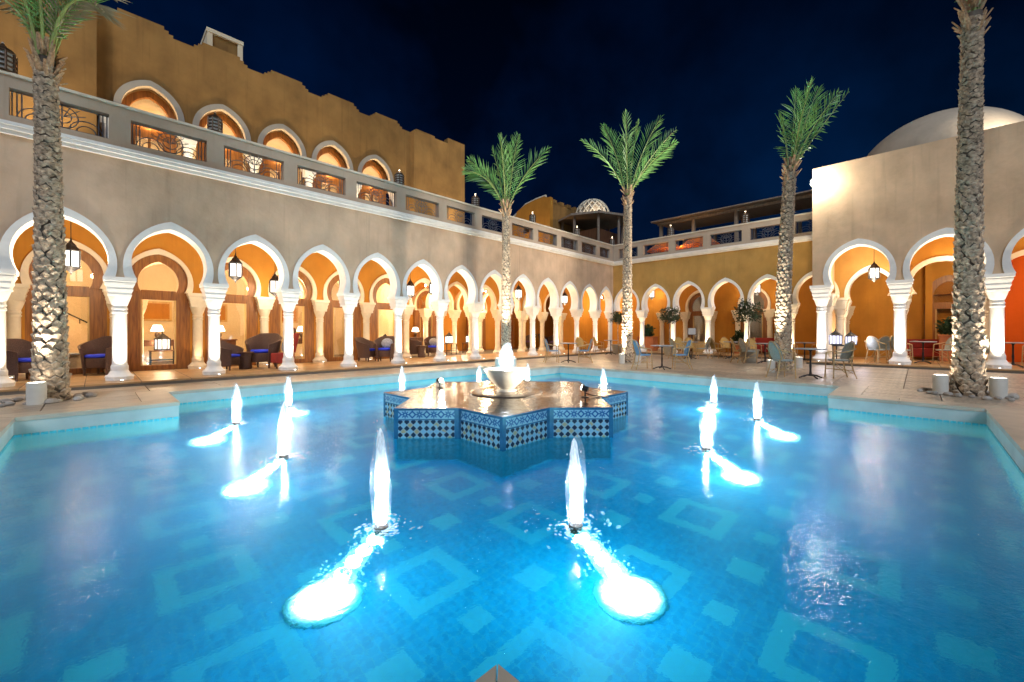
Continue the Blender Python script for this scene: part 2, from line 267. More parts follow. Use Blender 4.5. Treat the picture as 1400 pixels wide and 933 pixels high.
# ------------------------------------------------------------------ mesh builder
class MB:
    def __init__(s): s.v = []; s.f = []; s.mi = []; s.uv = {}
    def add(s, vs, fs, mi=0):
        o = len(s.v); s.v += [tuple(v) for v in vs]
        for f in fs: s.f.append(tuple(i+o for i in f)); s.mi.append(mi)
    def box(s, x0, x1, y0, y1, z0, z1, mi=0):
        s.add([(x0,y0,z0),(x1,y0,z0),(x1,y1,z0),(x0,y1,z0),(x0,y0,z1),(x1,y0,z1),(x1,y1,z1),(x0,y1,z1)],
              [(0,3,2,1),(4,5,6,7),(0,1,5,4),(1,2,6,5),(2,3,7,6),(3,0,4,7)], mi); return s
    def bevbox(s, x0, x1, y0, y1, z0, z1, b=.02):
        vs = []
        for z, i in ((z0, b), (z0+b, 0), (z1-b, 0), (z1, b)):
            for x, y in ((x0+i, y0), (x1-i, y0), (x1, y0+i), (x1, y1-i), (x1-i, y1), (x0+i, y1), (x0, y1-i), (x0, y0+i)):
                cx, cy = (x0+x1)/2, (y0+y1)/2
                if i: x = x+(b if x < cx else -b)*.6; y = y+(b if y < cy else -b)*.6
                vs.append((x, y, z))
        fs = [tuple(range(7, -1, -1)), tuple(range(24, 32))]
        for k in range(3):
            for i in range(8): fs.append((k*8+i, k*8+(i+1) % 8, (k+1)*8+(i+1) % 8, (k+1)*8+i))
        s.add(vs, fs); return s
    def lathe(s, prof, n=20, c=(0,0), mi=0, squash=1.0):
        vs = []; fs = []
        for r, z in prof:
            for i in range(n):
                a = 2*math.pi*i/n; vs.append((c[0]+r*math.cos(a), c[1]+r*math.sin(a)*squash, z))
        for k in range(len(prof)-1):
            for i in range(n): fs.append((k*n+i, k*n+(i+1) % n, (k+1)*n+(i+1) % n, (k+1)*n+i))
        fs.append(tuple(range(n-1, -1, -1))); fs.append(tuple((len(prof)-1)*n+i for i in range(n)))
        s.add(vs, fs, mi); return s
    def tube(s, pts, r, n=6, mi=0, r1=None):
        pts = [Vector(p) for p in pts]; m = len(pts); vs = []; fs = []
        for k, p in enumerate(pts):
            t = (pts[min(k+1, m-1)]-pts[max(k-1, 0)])
            t = t.normalized() if t.length > 1e-9 else Vector((0,0,1))
            a = t.cross(Vector((0,0,1)) if abs(t.z) < .9 else Vector((1,0,0))).normalized(); b = t.cross(a)
            rr = r if r1 is None else r+(r1-r)*k/(m-1)
            for i in range(n):
                an = 2*math.pi*i/n; vs.append(p+(a*math.cos(an)+b*math.sin(an))*rr)
        for k in range(m-1):
            for i in range(n): fs.append((k*n+i, k*n+(i+1) % n, (k+1)*n+(i+1) % n, (k+1)*n+i))
        fs.append(tuple(range(n-1, -1, -1))); fs.append(tuple((m-1)*n+i for i in range(n)))
        s.add(vs, fs, mi); return s
    def ring(s, c, r, tr, axis='y', n=20, k=4, a0=0, a1=2*math.pi):
        pts = []
        for i in range(n+1):
            a = a0+(a1-a0)*i/n
            pts.append((c[0]+r*math.cos(a), c[1], c[2]+r*math.sin(a)) if axis == 'y' else (c[0]+r*math.cos(a), c[1]+r*math.sin(a), c[2]))
        return s.tube(pts, tr, k)
    def prism(s, poly, y0, y1, mi=0):       # poly in x,z extruded along y
        n = len(poly); vs = [(x, y0, z) for x, z in poly]+[(x, y1, z) for x, z in poly]
        fs = [tuple(range(n)), tuple(range(2*n-1, n-1, -1))]+[(i+n, (i+1) % n+n, (i+1) % n, i) for i in range(n)]
        s.add(vs, fs, mi); return s
    def slab(s, poly, z0, z1, mi=0):        # poly in x,y extruded along z
        n = len(poly); vs = [(x, y, z0) for x, y in poly]+[(x, y, z1) for x, y in poly]
        fs = [tuple(range(n-1, -1, -1)), tuple(range(n, 2*n))]+[(i, (i+1) % n, (i+1) % n+n, i+n) for i in range(n)]
        s.add(vs, fs, mi); return s
    def ball(s, c, rx, ry, rz, n=10, m=6, jit=0, rng=random):
        vs = [(c[0], c[1], c[2]-rz)]; fs = []
        for k in range(1, m):
            th = -math.pi/2+math.pi*k/m
            for i in range(n):
                a = 2*math.pi*i/n; j = 1+rng.uniform(-jit, jit)
                vs.append((c[0]+rx*j*math.cos(th)*math.cos(a), c[1]+ry*j*math.cos(th)*math.sin(a), c[2]+rz*j*math.sin(th)))
        vs.append((c[0], c[1], c[2]+rz)); T = len(vs)-1
        for i in range(n): fs.append((0, 1+(i+1) % n, 1+i)); fs.append((T, T-n+i, T-n+(i+1) % n))
        for k in range(m-2):
            for i in range(n): fs.append((1+k*n+i, 1+k*n+(i+1) % n, 1+(k+1)*n+(i+1) % n, 1+(k+1)*n+i))
        s.add(vs, fs); return s
    def mesh(s, name, smooth=False):
        me = bpy.data.meshes.new(name); me.from_pydata(s.v, [], s.f); me.update()
        if any(s.mi): me.polygons.foreach_set('material_index', s.mi)
        if smooth:
            me.polygons.foreach_set('use_smooth', [True]*len(me.polygons)); me.set_sharp_from_angle(angle=R(38))
        return me
    def build(s, name, m, parent=None, smooth=False, m2=None):
        me = s.mesh(name, smooth); me.materials.append(MATS[m])
        if m2: me.materials.append(MATS[m2])
        return link(name, me, parent)
def link(name, me, parent=None):
    o = bpy.data.objects.new(name, me); COL.objects.link(o)
    if parent: o.parent = parent
    return o
def inst(name, me, parent=None, loc=(0,0,0), rz=0.0, scale=None):
    o = link(name, me, parent); o.location = loc; o.rotation_euler = (0, 0, rz)
    if scale: o.scale = scale
    return o
def tag(o, label, cat, group=None):
    o['label'] = label; o['category'] = cat
    if group: o['group'] = group
    return o
def thing(name, label, cat, loc=(0,0,0), rz=0.0, group=None):
    o = bpy.data.objects.new(name, None); COL.objects.link(o); o.location = loc; o.rotation_euler = (0, 0, rz); o.empty_display_size = .1
    return tag(o, label, cat, group)
def struct(o, kind='structure'): o['kind'] = kind; return o
def copy_tree(o, loc=None, rz=None, label=None, parent=None):
    c = o.copy(); COL.objects.link(c); c.parent = parent
    if loc is not None: c.location = loc
    if rz is not None: c.rotation_euler = (0, 0, rz)
    if label: c['label'] = label
    for ch in [x for x in bpy.data.objects if x.parent == o]:
        copy_tree(ch, parent=c)
    return c
def mm(b, name, m, smooth=False, m2=None):
    me = b.mesh(name, smooth); me.materials.append(MATS[m])
    if m2: me.materials.append(MATS[m2])
    return me
def lamp(name, kind, loc, energy, col, parent=None, size=.05, spot=None, blend=.6, aim=None):
    l = bpy.data.lights.new(name, kind); l.energy = energy; l.color = col; l.shadow_soft_size = size
    if spot: l.spot_size = R(spot); l.spot_blend = blend
    o = bpy.data.objects.new(name, l); COL.objects.link(o); o.location = loc
    if parent: o.parent = parent
    if aim is not None:
        o.rotation_euler = Vector(aim).to_track_quat('-Z', 'Y').to_euler()
    return o
WARM = (1.0, .72, .40); AMBER = (1.0, .60, .24); WHITE = (1.0, .90, .74); COOL = (.80, .92, 1.0)

# ------------------------------------------------------------------ arches and columns
def curve(A, H, z0, n=28):
    """pointed horseshoe arch, left springing -> apex -> right springing, z from the springing line"""
    h = H-z0; q = h*h/A; rho = (A+q)/2; c = rho-A; h0 = -math.asin(min(1, z0/rho)); h1 = math.acos(max(-1, min(1, c/rho)))
    right = []
    for i in range(n//2+1):
        t = h0+(h1-h0)*i/(n//2); right.append((-c+rho*math.cos(t), z0+rho*math.sin(t)))
    right[-1] = (0, H)
    return [(-x, z) for x, z in right]+right[-2::-1]
def band(b, outer, inner, y0, y1, cx=0, zs=0):
    n = len(outer); vs = []
    for y in (y0, y1):
        for cv in (outer, inner):
            vs += [(cx+x, y, zs+z) for x, z in cv]
    O0, I0, O1, I1 = 0, n, 2*n, 3*n; fs = []
    for i in range(n-1):
        fs += [(O0+i, O0+i+1, I0+i+1, I0+i), (O1+i+1, O1+i, I1+i, I1+i+1), (I0+i, I0+i+1, I1+i+1, I1+i), (O0+i+1, O0+i, O1+i, O1+i+1)]
    fs += [(O0, I0, I1, O1), (I0+n-1, O0+n-1, O1+n-1, I1+n-1)]
    b.add(vs, fs)
def arch_fill(b, cv, y0, y1, cx=0, zs=0):
    b.prism([(cx+x, zs+z) for x, z in cv], y0, y1)
def arch_bay(b, x0, x1, zs, zt, cv, cx, y0, y1):
    """wall over one bay with an arched opening, thickness y0..y1"""
    n = len(cv); k = n//3; bd = []
    for i in range(n):
        if i <= k: bd.append((x0, zs+(zt-zs)*i/k))
        elif i < n-1-k: t = (i-k)/(n-1-2*k); bd.append((x0+(x1-x0)*t, zt))
        else: bd.append((x1, zt-(zt-zs)*(i-(n-1-k))/k))
    vs = []
    for y in (y0, y1): vs += [(cx+x, y, zs+z) for x, z in cv]+[(x, y, z) for x, z in bd]
    fs = []
    for i in range(n-1):
        fs += [(i, i+1, n+i+1, n+i)[::-1], (2*n+i, 2*n+i+1, 3*n+i+1, 3*n+i), (i+1, i, 2*n+i, 2*n+i+1), (n+i, n+i+1, 3*n+i+1, 3*n+i)]
    fs += [(0, n, 3*n, 2*n), (n-1, 2*n-1, 4*n-1, 3*n-1)[::-1]]
    b.add(vs, fs)
def column_meshes(stone):
    H = 2.25
    base = MB(); base.slab([(.24*math.cos(a+R(22.5)), .24*math.sin(a+R(22.5))) for a in [i*math.pi/4 for i in range(8)]], 0, .055)
    base.lathe([(.235, .055), (.24, .075), (.225, .10), (.19, .125), (.165, .165), (.15, .195), (.145, .205)], 24)
    base.lathe([(.138, .205), (.145, .22), (.145, .30), (.135, .325), (.128, .33)], 24)
    shaft = MB(); shaft.lathe([(.123, .33), (.125, .335), (.130, .34), (.130, .352), (.122, .358), (.122, 1.0), (.118, 1.46)], 24)
    cap = MB(); cap.lathe([(.118, 1.46), (.130, 1.465), (.134, 1.485), (.130, 1.505), (.120, 1.51), (.120, 1.54), (.130, 1.545), (.134, 1.565), (.130, 1.585),
        (.121, 1.59), (.121, 1.63), (.128, 1.645), (.145, 1.70), (.170, 1.78), (.186, 1.845)], 24)
    for h0, h1, z0, z1 in ((.185, .192, 1.845, 1.88), (.178, .200, 1.88, 1.96), (.205, .212, 1.96, 1.995), (.198, .226, 1.995, 2.09), (.232, .240, 2.09, 2.125), (.226, .246, 2.125, 2.165), (.258, .262, 2.165, 2.25)):
        cap.add([(-h0,-h0,z0),(h0,-h0,z0),(h0,h0,z0),(-h0,h0,z0),(-h1,-h1,z1),(h1,-h1,z1),(h1,h1,z1),(-h1,h1,z1)], [(0,3,2,1),(4,5,6,7),(0,1,5,4),(1,2,6,5),(2,3,7,6),(3,0,4,7)])
    return mm(shaft, 'column', stone, True), mm(base, 'column_base', stone, True), mm(cap, 'capital', stone, True)
COLS = {s: column_meshes(s) for s in ('limestone', 'limestone_warm')}
def column(parent, x, y, z=.096, s=1.0, stone='limestone'):
    sh, ba, ca = COLS[stone]
    o = inst('column', sh, parent, (x, y, z), 0, (s, s, s)); inst('column_base', ba, o); inst('capital', ca, o); return o
UP_GROUP = 'uplights at the column feet'
up_me = mm(MB().lathe([(.045, 0), (.05, .01), (.05, .035), (.04, .04)], 12), 'housing', 'black_plastic')
upl_me = mm(MB().lathe([(.036, .040), (.036, .044)], 12), 'lens', 'uplight_lens')
def uplight(loc, toward, energy, label, col=WHITE, spot=75, group=UP_GROUP):
    t = thing('column_uplight', label, 'uplight', loc, 0, group)
    inst('housing', up_me, t, (0, 0, 0), 0, (.6, .6, .6)); inst('lens', upl_me, t, (0, 0, 0), 0, (.6, .6, .6))
    lamp('uplight_beam', 'SPOT', (0, 0, .06), energy, col, t, .03, spot, .8, (toward[0], toward[1], 1.0))
    return t

# ------------------------------------------------------------------ pool
X0, X1, X2, X3 = -.76, .945, 9.22, 10.89; Y0, Y1, Y2, Y3 = -.75, 1.035, 8.76, 10.37; Y1B = 1.17
WZ = -.255; PF = -.95
POOL = [(X1,Y0),(X2,Y0),(X2,Y1B),(X3,Y1B),(X3,Y2),(X2,Y2),(X2,Y3),(X1,Y3),(X1,Y2),(X0,Y2),(X0,Y1),(X1,Y1)]
def offset(poly, d):
    n = len(poly); out = []
    for i in range(n):
        p, a, q = Vector(poly[i-1]), Vector(poly[i]), Vector(poly[(i+1) % n])
        e1, e2 = (a-p).normalized(), (q-a).normalized(); n1, n2 = Vector((e1.y, -e1.x)), Vector((e2.y, -e2.x))
        out.append(tuple(a+n1*d+n2*d))
    return out
b = MB()
xs = [-300, X0, X1, X2, X3, 300]; ys = [-300, Y0, Y1, Y1B, Y2, Y3, 300]
def inpool(x, y): return (X1 < x < X2 and Y0 < y < Y3) or (X0 < x < X1 and Y1 < y < Y2) or (X2 < x < X3 and Y1B < y < Y2)
for i in range(5):
    for j in range(6):
        cx, cyy = (xs[i]+xs[i+1])/2, (ys[j]+ys[j+1])/2
        if inpool(cx, cyy): continue
        b.add([(xs[i],ys[j],-.04),(xs[i+1],ys[j],-.04),(xs[i+1],ys[j+1],-.04),(xs[i],ys[j+1],-.04)], [(0,1,2,3)])
deck = struct(b.build('deck', 'mortar'))
b = MB(); b.add([(x, y, PF) for x, y in POOL], [tuple(range(12))]); pfl = struct(b.build('pool_floor', 'pool_floor'))
n = 12; b = MB(); b.add([(x, y, -.04) for x, y in POOL]+[(x, y, PF) for x, y in POOL], [(i, (i+1) % n, (i+1) % n+n, i+n) for i in range(n)])
pw = struct(b.build('pool_wall', 'pool_wall'))
# water as one tessellated sheet
b = MB()
b.add([(x, y, WZ) for x, y in POOL], [tuple(range(12))]); struct(b.build('water', 'water'))
# waterline mosaic: small tiles set into the wall
def wl_strip():
    out = MB(); pts = POOL
    for i in range(12):
        p, q = Vector(pts[i]), Vector(pts[(i+1) % 12]); e = (q-p); ln = e.length; e.normalize(); nn = Vector((e.y, -e.x))
        k = int(ln/.075)
        for j in range(k):
            a = p+e*(ln*(j+.08)/k); c = p+e*(ln*(j+.92)/k); a2, c2 = a-nn*.008, c-nn*.008
            z0, z1 = WZ-.035, WZ+.022
            out.add([(a.x,a.y,z0),(c.x,c.y,z0),(c.x,c.y,z1),(a.x,a.y,z1),(a2.x,a2.y,z0),(c2.x,c2.y,z0),(c2.x,c2.y,z1),(a2.x,a2.y,z1)],
                    [(4,5,6,7),(0,1,5,4),(1,2,6,5),(2,3,7,6),(3,0,4,7)])
    o = out.build('waterline_mosaic', 'waterline_tile', pw); o['kind'] = 'stuff'
wl_strip()
# coping stones, mitred at every corner
OUT = offset(POOL, .42); INN = offset(POOL, -.012)
for i in range(12):
    p, q = Vector(INN[i]), Vector(INN[(i+1) % 12]); po, qo = Vector(OUT[i]), Vector(OUT[(i+1) % 12])
    ln = (q-p).length; k = max(1, round(ln/1.15))
    e = (q-p).normalized(); nn = Vector((e.y, -e.x))
    for j in range(k):
        g = .004
        def at(t, outer):
            if t <= 0: return (po if outer else p)+e*g
            if t >= 1: return (qo if outer else q)-e*g
            return p+(q-p)*t+(nn*.45 if outer else Vector((0,0)))
        t0, t1 = j/k, (j+1)/k
        a, c_, d_, f_ = at(t0, 0)+(e*g if j else Vector((0,0))), at(t1, 0)-(e*g if j < k-1 else Vector((0,0))), at(t1, 1)-(e*g if j < k-1 else Vector((0,0))), at(t0, 1)+(e*g if j else Vector((0,0)))
        m_ = MB(); m_.slab([tuple(a), tuple(c_), tuple(d_), tuple(f_)][::-1], -.055, .004+random.uniform(-.0015, .0015)); m_.build('coping_stone', 'coping', deck)
# paving slabs
def pave(x0, x1, y0, y1, along='X', L0=1.15, W0=.58, m='slab', z=0.0, parent=deck, name='paving_slab'):
    nx = max(1, round((x1-x0)/(L0 if along == 'X' else W0))); ny = max(1, round((y1-y0)/(W0 if along == 'X' else L0)))
    sx, sy = (x1-x0)/nx, (y1-y0)/ny; g = .006
    me = mm(MB().bevbox(-sx/2+g, sx/2-g, -sy/2+g, sy/2-g, -.038, 0, .004), name, m)
    for i in range(nx):
        for j in range(ny):
            sh = (.5*sx if (j % 2 and along == 'X') else 0)
            o = inst(name, me, parent, (x0+sx*(i+.5), y0+sy*(j+.5), z+random.uniform(-.002, .002)))
STEP = 12.02
pave(-3.8, 20.0, Y3+.42, STEP); pave(-3.8, X1-.42, Y2+.42, Y3+.42); pave(-3.8, X0-.42, 4.6, Y2+.42)
pave(-3.8, X1-.42, -4.5, Y1-.42)
pave(X2+.42, X3+.42, Y2+.42, Y3+.42, 'Y'); pave(X2+.42, X3+.42, -4.5, Y1B-.42, 'Y')
pave(X3+.42, 17.66, -4.5, Y3+.42, 'Y'); pave(17.66, 19.9, 2.95, Y3+.42, 'Y')

# raised arcade floors (one step up), with tiles
def platform(name, x0, x1, y0, y1, tiles):
    o = struct(MB().box(x0, x1, y0, y1, -.035, .092).build(name, 'mortar'))
    for (tx0, tx1, ty0, ty1) in tiles: pave(tx0, tx1, ty0, ty1, 'X', .84, .84, 'platform', .096, o, 'floor_tile')
    return o
platform('arcade_floor', -6, 30, STEP, 22, [(-6, 19.9, STEP-.02, 15.2)])
platform('wing_floor', 19.98, 30, -8, STEP-.002, [(19.96, 22.6, 2.9, STEP-.03)])
platform('hall_floor', 17.74, 19.978, -8, 2.9, [(17.72, 22.4, -6.5, 2.9)])

# ------------------------------------------------------------------ arcaded wings
def make_grille():
    g = MB(); w, z0, z1 = .67, 5.31, 5.84; zc = (z0+z1)/2; r = .011
    for z in (z0+.03, z1-.03): g.tube([(-w, .1, z), (w, .1, z)], r, 4)
    g.ring((0, .1, zc), .225, r, n=24); g.ring((0, .1, zc), .13, r*.9, n=18)
    for s in (-1, 1):
        g.ring((s*.34, .1, z0+.03), .24, r, n=14, a0=0, a1=math.pi); g.ring((s*.34, .1, z0+.03), .14, r, n=12, a0=0, a1=math.pi)
        for x in (.52, .58, .64): g.tube([(s*x, .1, z0+.03), (s*x, .1, z1-.03)], r, 4)
        for a in (20, 45, 70): g.tube([(s*.02, .1, zc), (s*.235*math.cos(R(a))*1.5, .1, min(z1-.03, zc+.235*math.sin(R(a))*1.2))], r*.8, 4)
    g.tube([(0, .1, z0+.03), (0, .1, z1-.03)], r, 4)
    return mm(g, 'grille', 'grille_iron')
GRILLE = make_grille()
ZCAP = 2.346; ZAPEX = 3.712; ZK = 4.93
OUTC = curve(.80, ZAPEX-ZCAP, .26); INC = curve(.665, ZAPEX-ZCAP-.175, .36)
def archivolt_mesh(outer, inner, y0, y1, m):
    b = MB(); band(b, outer, inner, y0, y1)
    return mm(b, 'archivolt', m, True)
AV_FRONT = archivolt_mesh(OUTC, INC, -.035, .42, 'limestone')
BOUT = curve(.74, 1.19, .24); BIN = curve(.62, 1.04, .32); BTR = curve(.43, .84, .26)
AV_BACK = archivolt_mesh(BOUT, BIN, -.06, .24, 'limestone_warm')
INFILL = MB(); band(INFILL, curve(.64, 1.07, .32), BTR, .05, .13); INFILL = mm(INFILL, 'arch_frame', 'door_wood')
TGLASS = MB(); arch_fill(TGLASS, curve(.44, .85, .26), .085, .093); TGLASS = mm(TGLASS, 'transom_pane', 'pane')
STILE = mm(MB().bevbox(-.16, .16, .045, .135, .1, 2.262, .012), 'stile', 'door_wood')
RAIL = mm(MB().bevbox(-.366, .366, .05, .13, 2.04, 2.30, .012), 'rail', 'door_wood'); KICK = mm(MB().bevbox(-.366, .366, .05, .13, .1, .24, .012), 'rail', 'door_wood')
DPANE = mm(MB().box(-.366, .366, .085, .093, .24, 2.04), 'pane', 'pane')
DFRAME = MB()
for x in (-.35, .35): DFRAME.box(x-.018, x+.018, .04, .14, .24, 2.04)
DFRAME = mm(DFRAME, 'beading', 'gold_wood')
def door(parent, x, v, z=0.0):
    o = inst('door', STILE, parent, (x-.52, v, z)); k = 1.04
    inst('stile', STILE, o, (k, 0, 0)); inst('rail', RAIL, o, (.52, 0, 0)); inst('rail', KICK, o, (.52, 0, 0)); inst('pane', DPANE, o, (.52, 0, 0)); inst('beading', DFRAME, o, (.52, 0, 0))
    inst('arch_frame', INFILL, o, (.52, 0, 2.262)); inst('transom_pane', TGLASS, o, (.52, 0, 2.262)); return o
def parapet_run(w, x0, x1, posts, mats='parapet', closed=()):
    """cornice, balustrade with posts and iron grilles"""
    c = MB(); c.box(x0, x1, -.07, .1, ZK, ZK+.075); c.box(x0, x1, -.13, .1, ZK+.075, ZK+.15); c.box(x0, x1, -.16, .1, ZK+.15, ZK+.215)
    c.build('cornice', 'limestone', w)
    p = MB(); p.box(x0, x1, 0.0, .2, ZK+.215, 5.31); p.box(x0, x1, 0.0, .2, 5.84, 6.06)
    for i, x in enumerate(posts):
        p.box(max(x0, x-.17), min(x1, x+.17), 0.0, .2, 5.31, 5.84)
    p.build('balustrade', mats, w)
    MB().bevbox(x0, x1, -.04, .24, 6.06, 6.12, .012).build('handrail', 'limestone_warm', w)
    for i in range(len(posts)-1):
        xc = (posts[i]+posts[i+1])/2; k = (posts[i+1]-posts[i]-.34)/1.34
        if i in closed: continue
        inst('grille', GRILLE, w, (xc, 0, 0), 0, (k, 1, 1))

# ---- left wing: front plane Y = 12.58, columns every 1.687 m
LY = 12.58; S = 1.687; CX = [-3.004+S*n for n in range(0, 14)]+[20.45]
wing = thing('arcaded_wing', 'long plastered wing with a row of pointed horseshoe arches on white columns along the pool', 'building', (0, LY, 0))
wall = MB()
for a, c in zip(CX[:-1], CX[1:]):
    k = (c-a)/S; cv = OUTC if k > .95 else curve(.80*k, ZAPEX-ZCAP, .26)
    arch_bay(wall, a, c, ZCAP, ZK+.15, cv, (a+c)/2, 0, .38)
    av = AV_FRONT if k > .95 else archivolt_mesh(cv, curve(.665*k, ZAPEX-ZCAP-.175, .36), -.035, .42, 'limestone')
    inst('archivolt', av, wing, ((a+c)/2, 0, ZCAP))
wall.box(-9, CX[0]-.3, 0, .38, .097, ZK+.15); wall.box(CX[0]-.3, CX[0], .002, .378, ZCAP, ZK+.148)
wall.build('wall', 'facade', wing)
for i, x in enumerate(CX[:-1]): column(wing, x, .2)
column(wing, CX[-1]+.0, .2)
parapet_run(wing, -9, 20.45, [-9]+CX[:-1]+[20.28])
MB().box(-9, 30, .38, 2.6, 4.1, 4.2).build('ceiling', 'soffit', wing)
MB().box(-9, 30, .2, 3.2, 4.9, 5.08).build('terrace_floor', 'slab', wing)
# back of the gallery: bays with doors, then open arches to a deeper lobby
BV = 2.58
bw = MB(); NB = 7
for i in range(13):
    a, c = CX[i], CX[i+1]
    arch_bay(bw, a, c, 2.262, 4.1, BOUT, (a+c)/2, BV, BV+.22)
    inst('archivolt', AV_BACK, wing, ((a+c)/2, BV, 2.262))
    if i < NB: door(wing, (a+c)/2, BV)
for i in range(NB+1): bw.box(CX[i]-.165, CX[i]+.165, BV+.03, BV+.19, .096, 2.262)
bw.box(-9, CX[0], BV, BV+.2, .096, 4.1); bw.box(CX[13], 24, BV, BV+.2, .096, 4.1)
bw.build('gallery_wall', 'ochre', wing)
for i in range(14): column(wing, CX[i], BV, .096, .963, 'limestone_warm')
# rooms behind the doors
room = MB(); RV = 7.2
room.box(-9, CX[NB]-.02, RV, RV+.2, .096, 4.1); room.box(CX[NB]-.1, CX[NB]+.1, BV+.2, RV, .096, 4.1); room.box(-9.2, -9, 0.4, RV, .096, 4.1)
room.build('room_wall', 'cream', wing)
MB().box(-9, CX[NB], BV+.22, RV, 3.9, 4.0).build('room_ceiling', 'cream', wing)
lob = MB(); LV = 6.0
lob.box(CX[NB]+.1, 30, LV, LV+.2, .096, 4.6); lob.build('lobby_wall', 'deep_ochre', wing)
MB().box(CX[NB]+.1, 30, BV+.22, LV, 3.95, 4.05).build('lobby_ceiling', 'soffit', wing)
for i in (8, 10, 12):
    x = (CX[i]+CX[i+1])/2+.5
    door(wing, x, LV-.22); inst('archivolt', AV_BACK, wing, (x, LV-.2, 2.262))
for x in CX[8:14]: column(wing, x+.4, 4.4, .096, .963, 'limestone_warm')
for x in (-1.2, .9, 2.75, 4.35, 6.05, 7.7): column(wing, x, 4.6, .096, .963, 'limestone_warm')
# cross arches on the inner colonnade of the lobby
for a, c in zip(CX[8:13], CX[9:14]): inst('archivolt', AV_BACK, wing, ((a+c)/2+.4, 4.35, 2.262))
for i in range(1, 7):
    inst('archivolt', AV_BACK, wing, ((-1.2+.9)/2-.1+S*(i-1), 4.55, 2.262))

# ---- right wing: front plane X = 20.45, u runs towards -Y
RX = 20.45; RS = 1.744
rw = thing('arcaded_wing', 'ochre terrace wing behind the cafe tables with arches and iron balustrade', 'building', (RX, LY, 0), R(-90))
CU = [LY-10.882+RS*i for i in range(0, 7)]
US = [0.0]+CU
wall = MB()
for a, c in zip(US[:-1], US[1:]):
    arch_bay(wall, a, c, ZCAP, ZK+.15, OUTC, (a+c)/2, 0.002, .38); inst('archivolt', AV_FRONT, rw, ((a+c)/2, 0, ZCAP))
wall.build('wall', 'wing_ochre', rw)
for x in CU: column(rw, x, .2)
parapet_run(rw, .01, US[-1], [.17]+CU)
MB().box(.02, US[-1], .38, 6, 4.1, 4.2).build('ceiling', 'soffit', rw)
MB().box(.25, US[-1]+2, .2, 8, 4.9, 5.06).build('terrace_floor', 'slab', rw)
gw = MB(); GV = 2.3
for u0, u1 in ((-3, 3.30), (4.66, 6.0), (7.36, 16)): gw.box(u0, u1, GV, GV+.2, .096, 4.1)
for u in (3.98, 6.68): arch_bay(gw, u-.68, u+.68, 2.262, 4.1, curve(.66, 1.12, .36), u, GV, GV+.2)
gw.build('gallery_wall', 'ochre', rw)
for u in (3.98, 6.68):
    door(rw, u, GV+.02); inst('archivolt', AV_BACK, rw, (u, GV-.03, 2.262))
    for s in (-.72, .72): column(rw, u+s, GV-.12, .096, .963, 'limestone_warm')
for u in (1.9, 10.4): column(rw, u, GV-.12, .096, .963, 'limestone_warm')
MB().box(2, 9, GV+2.6, GV+2.8, .096, 4.1).build('room_wall', 'grey_render', rw)

# ---- the taller block on the right
BX = 18.127; BY = 2.78; BS = 2.116; k = 1.22
blk = thing('corner_block', 'tall plain plastered block with three larger arches and a dome on its roof', 'building', (BX, BY, 0), R(-90))
bc = [.245+BS*i for i in range(0, 5)]; ZBC = 2.837; ZBA = 4.367; ZBT = 7.12
BO = curve(.985, ZBA-ZBC, .34); BI = curve(.82, ZBA-ZBC-.20, .42); AVB = archivolt_mesh(BO, BI, -.04, .46, 'limestone')
wall = MB()
for a, c in zip(bc[:-1], bc[1:]):
    arch_bay(wall, a, c, ZBC, ZBT, BO, (a+c)/2, 0, .42); inst('archivolt', AVB, blk, ((a+c)/2, 0, ZBC))
wall.box(0, bc[0], 0, .42, ZBC, ZBT); wall.box(bc[-1]+.3, 14, .002, .418, .097, ZBT-.002); wall.box(bc[-1], bc[-1]+.3, .002, .418, ZBC, ZBT-.002)
wall.box(.0, .38, .422, 12, ZBC, ZBT); wall.box(.0, .38, 2.6, 12, .1, ZBC-.002)
wall.box(-.0, 12, .42, 12, ZBT-.3, ZBT-.12)
wall.build('wall', 'block_facade', blk)
for x in bc: column(blk, x, .22, .096, k)
# side arches of the block and its inner columns
AVI = archivolt_mesh(curve(.92, 1.30, .42), curve(.78, 1.14, .42), -.06, .2, 'limestone_warm')
for v in (.62, 1.0): column(blk, .30, v+.25, .096, 1.10, 'limestone_warm')
column(blk, .62, 1.75, .096, 1.05, 'limestone_warm')
inn = MB(); IV = 2.7
for i in range(4):
    a, c = bc[i], bc[i+1]
    arch_bay(inn, a, c, 2.55, 4.6, curve(.92, 1.30, .42), (a+c)/2, IV, IV+.18)
    inst('archivolt', AVI, blk, ((a+c)/2, IV, 2.55)); 
inn.build('inner_wall', 'ochre', blk)
for i in range(1, 5): column(blk, bc[i], IV+.08, .096, 1.09, 'limestone_warm')
hw = MB(); hw.box(0.4, 3.0, 4.4, 4.6, .096, 5.0); hw.box(3.0, 3.2, 4.2, 4.6, .096, 5.0); hw.box(3.2, 4.1, 4.4, 4.6, 2.6, 5.0); hw.box(4.1, 4.8, 4.4, 4.6, .096, 5.0)
hw.build('back_wall', 'ochre', blk)
MB().box(4.8, 12, 4.2, 4.4, .096, 5.0).build('red_wall', 'orange_red', blk)
door(blk, 3.65, 4.3)
MB().box(.4, 12, .42, 4.6, 4.7, 4.8).build('ceiling', 'ochre', blk)
dm = MB(); pr = [(2.7*math.cos(R(a)), 6.6+2.7*math.sin(R(a))) for a in range(9, 91, 3)]; pr[-1] = (.02, 9.3)
dm.lathe(pr, 48, (2.78+.6, 22.0-BX)); dm.build('dome', 'dome_plaster', blk, True)

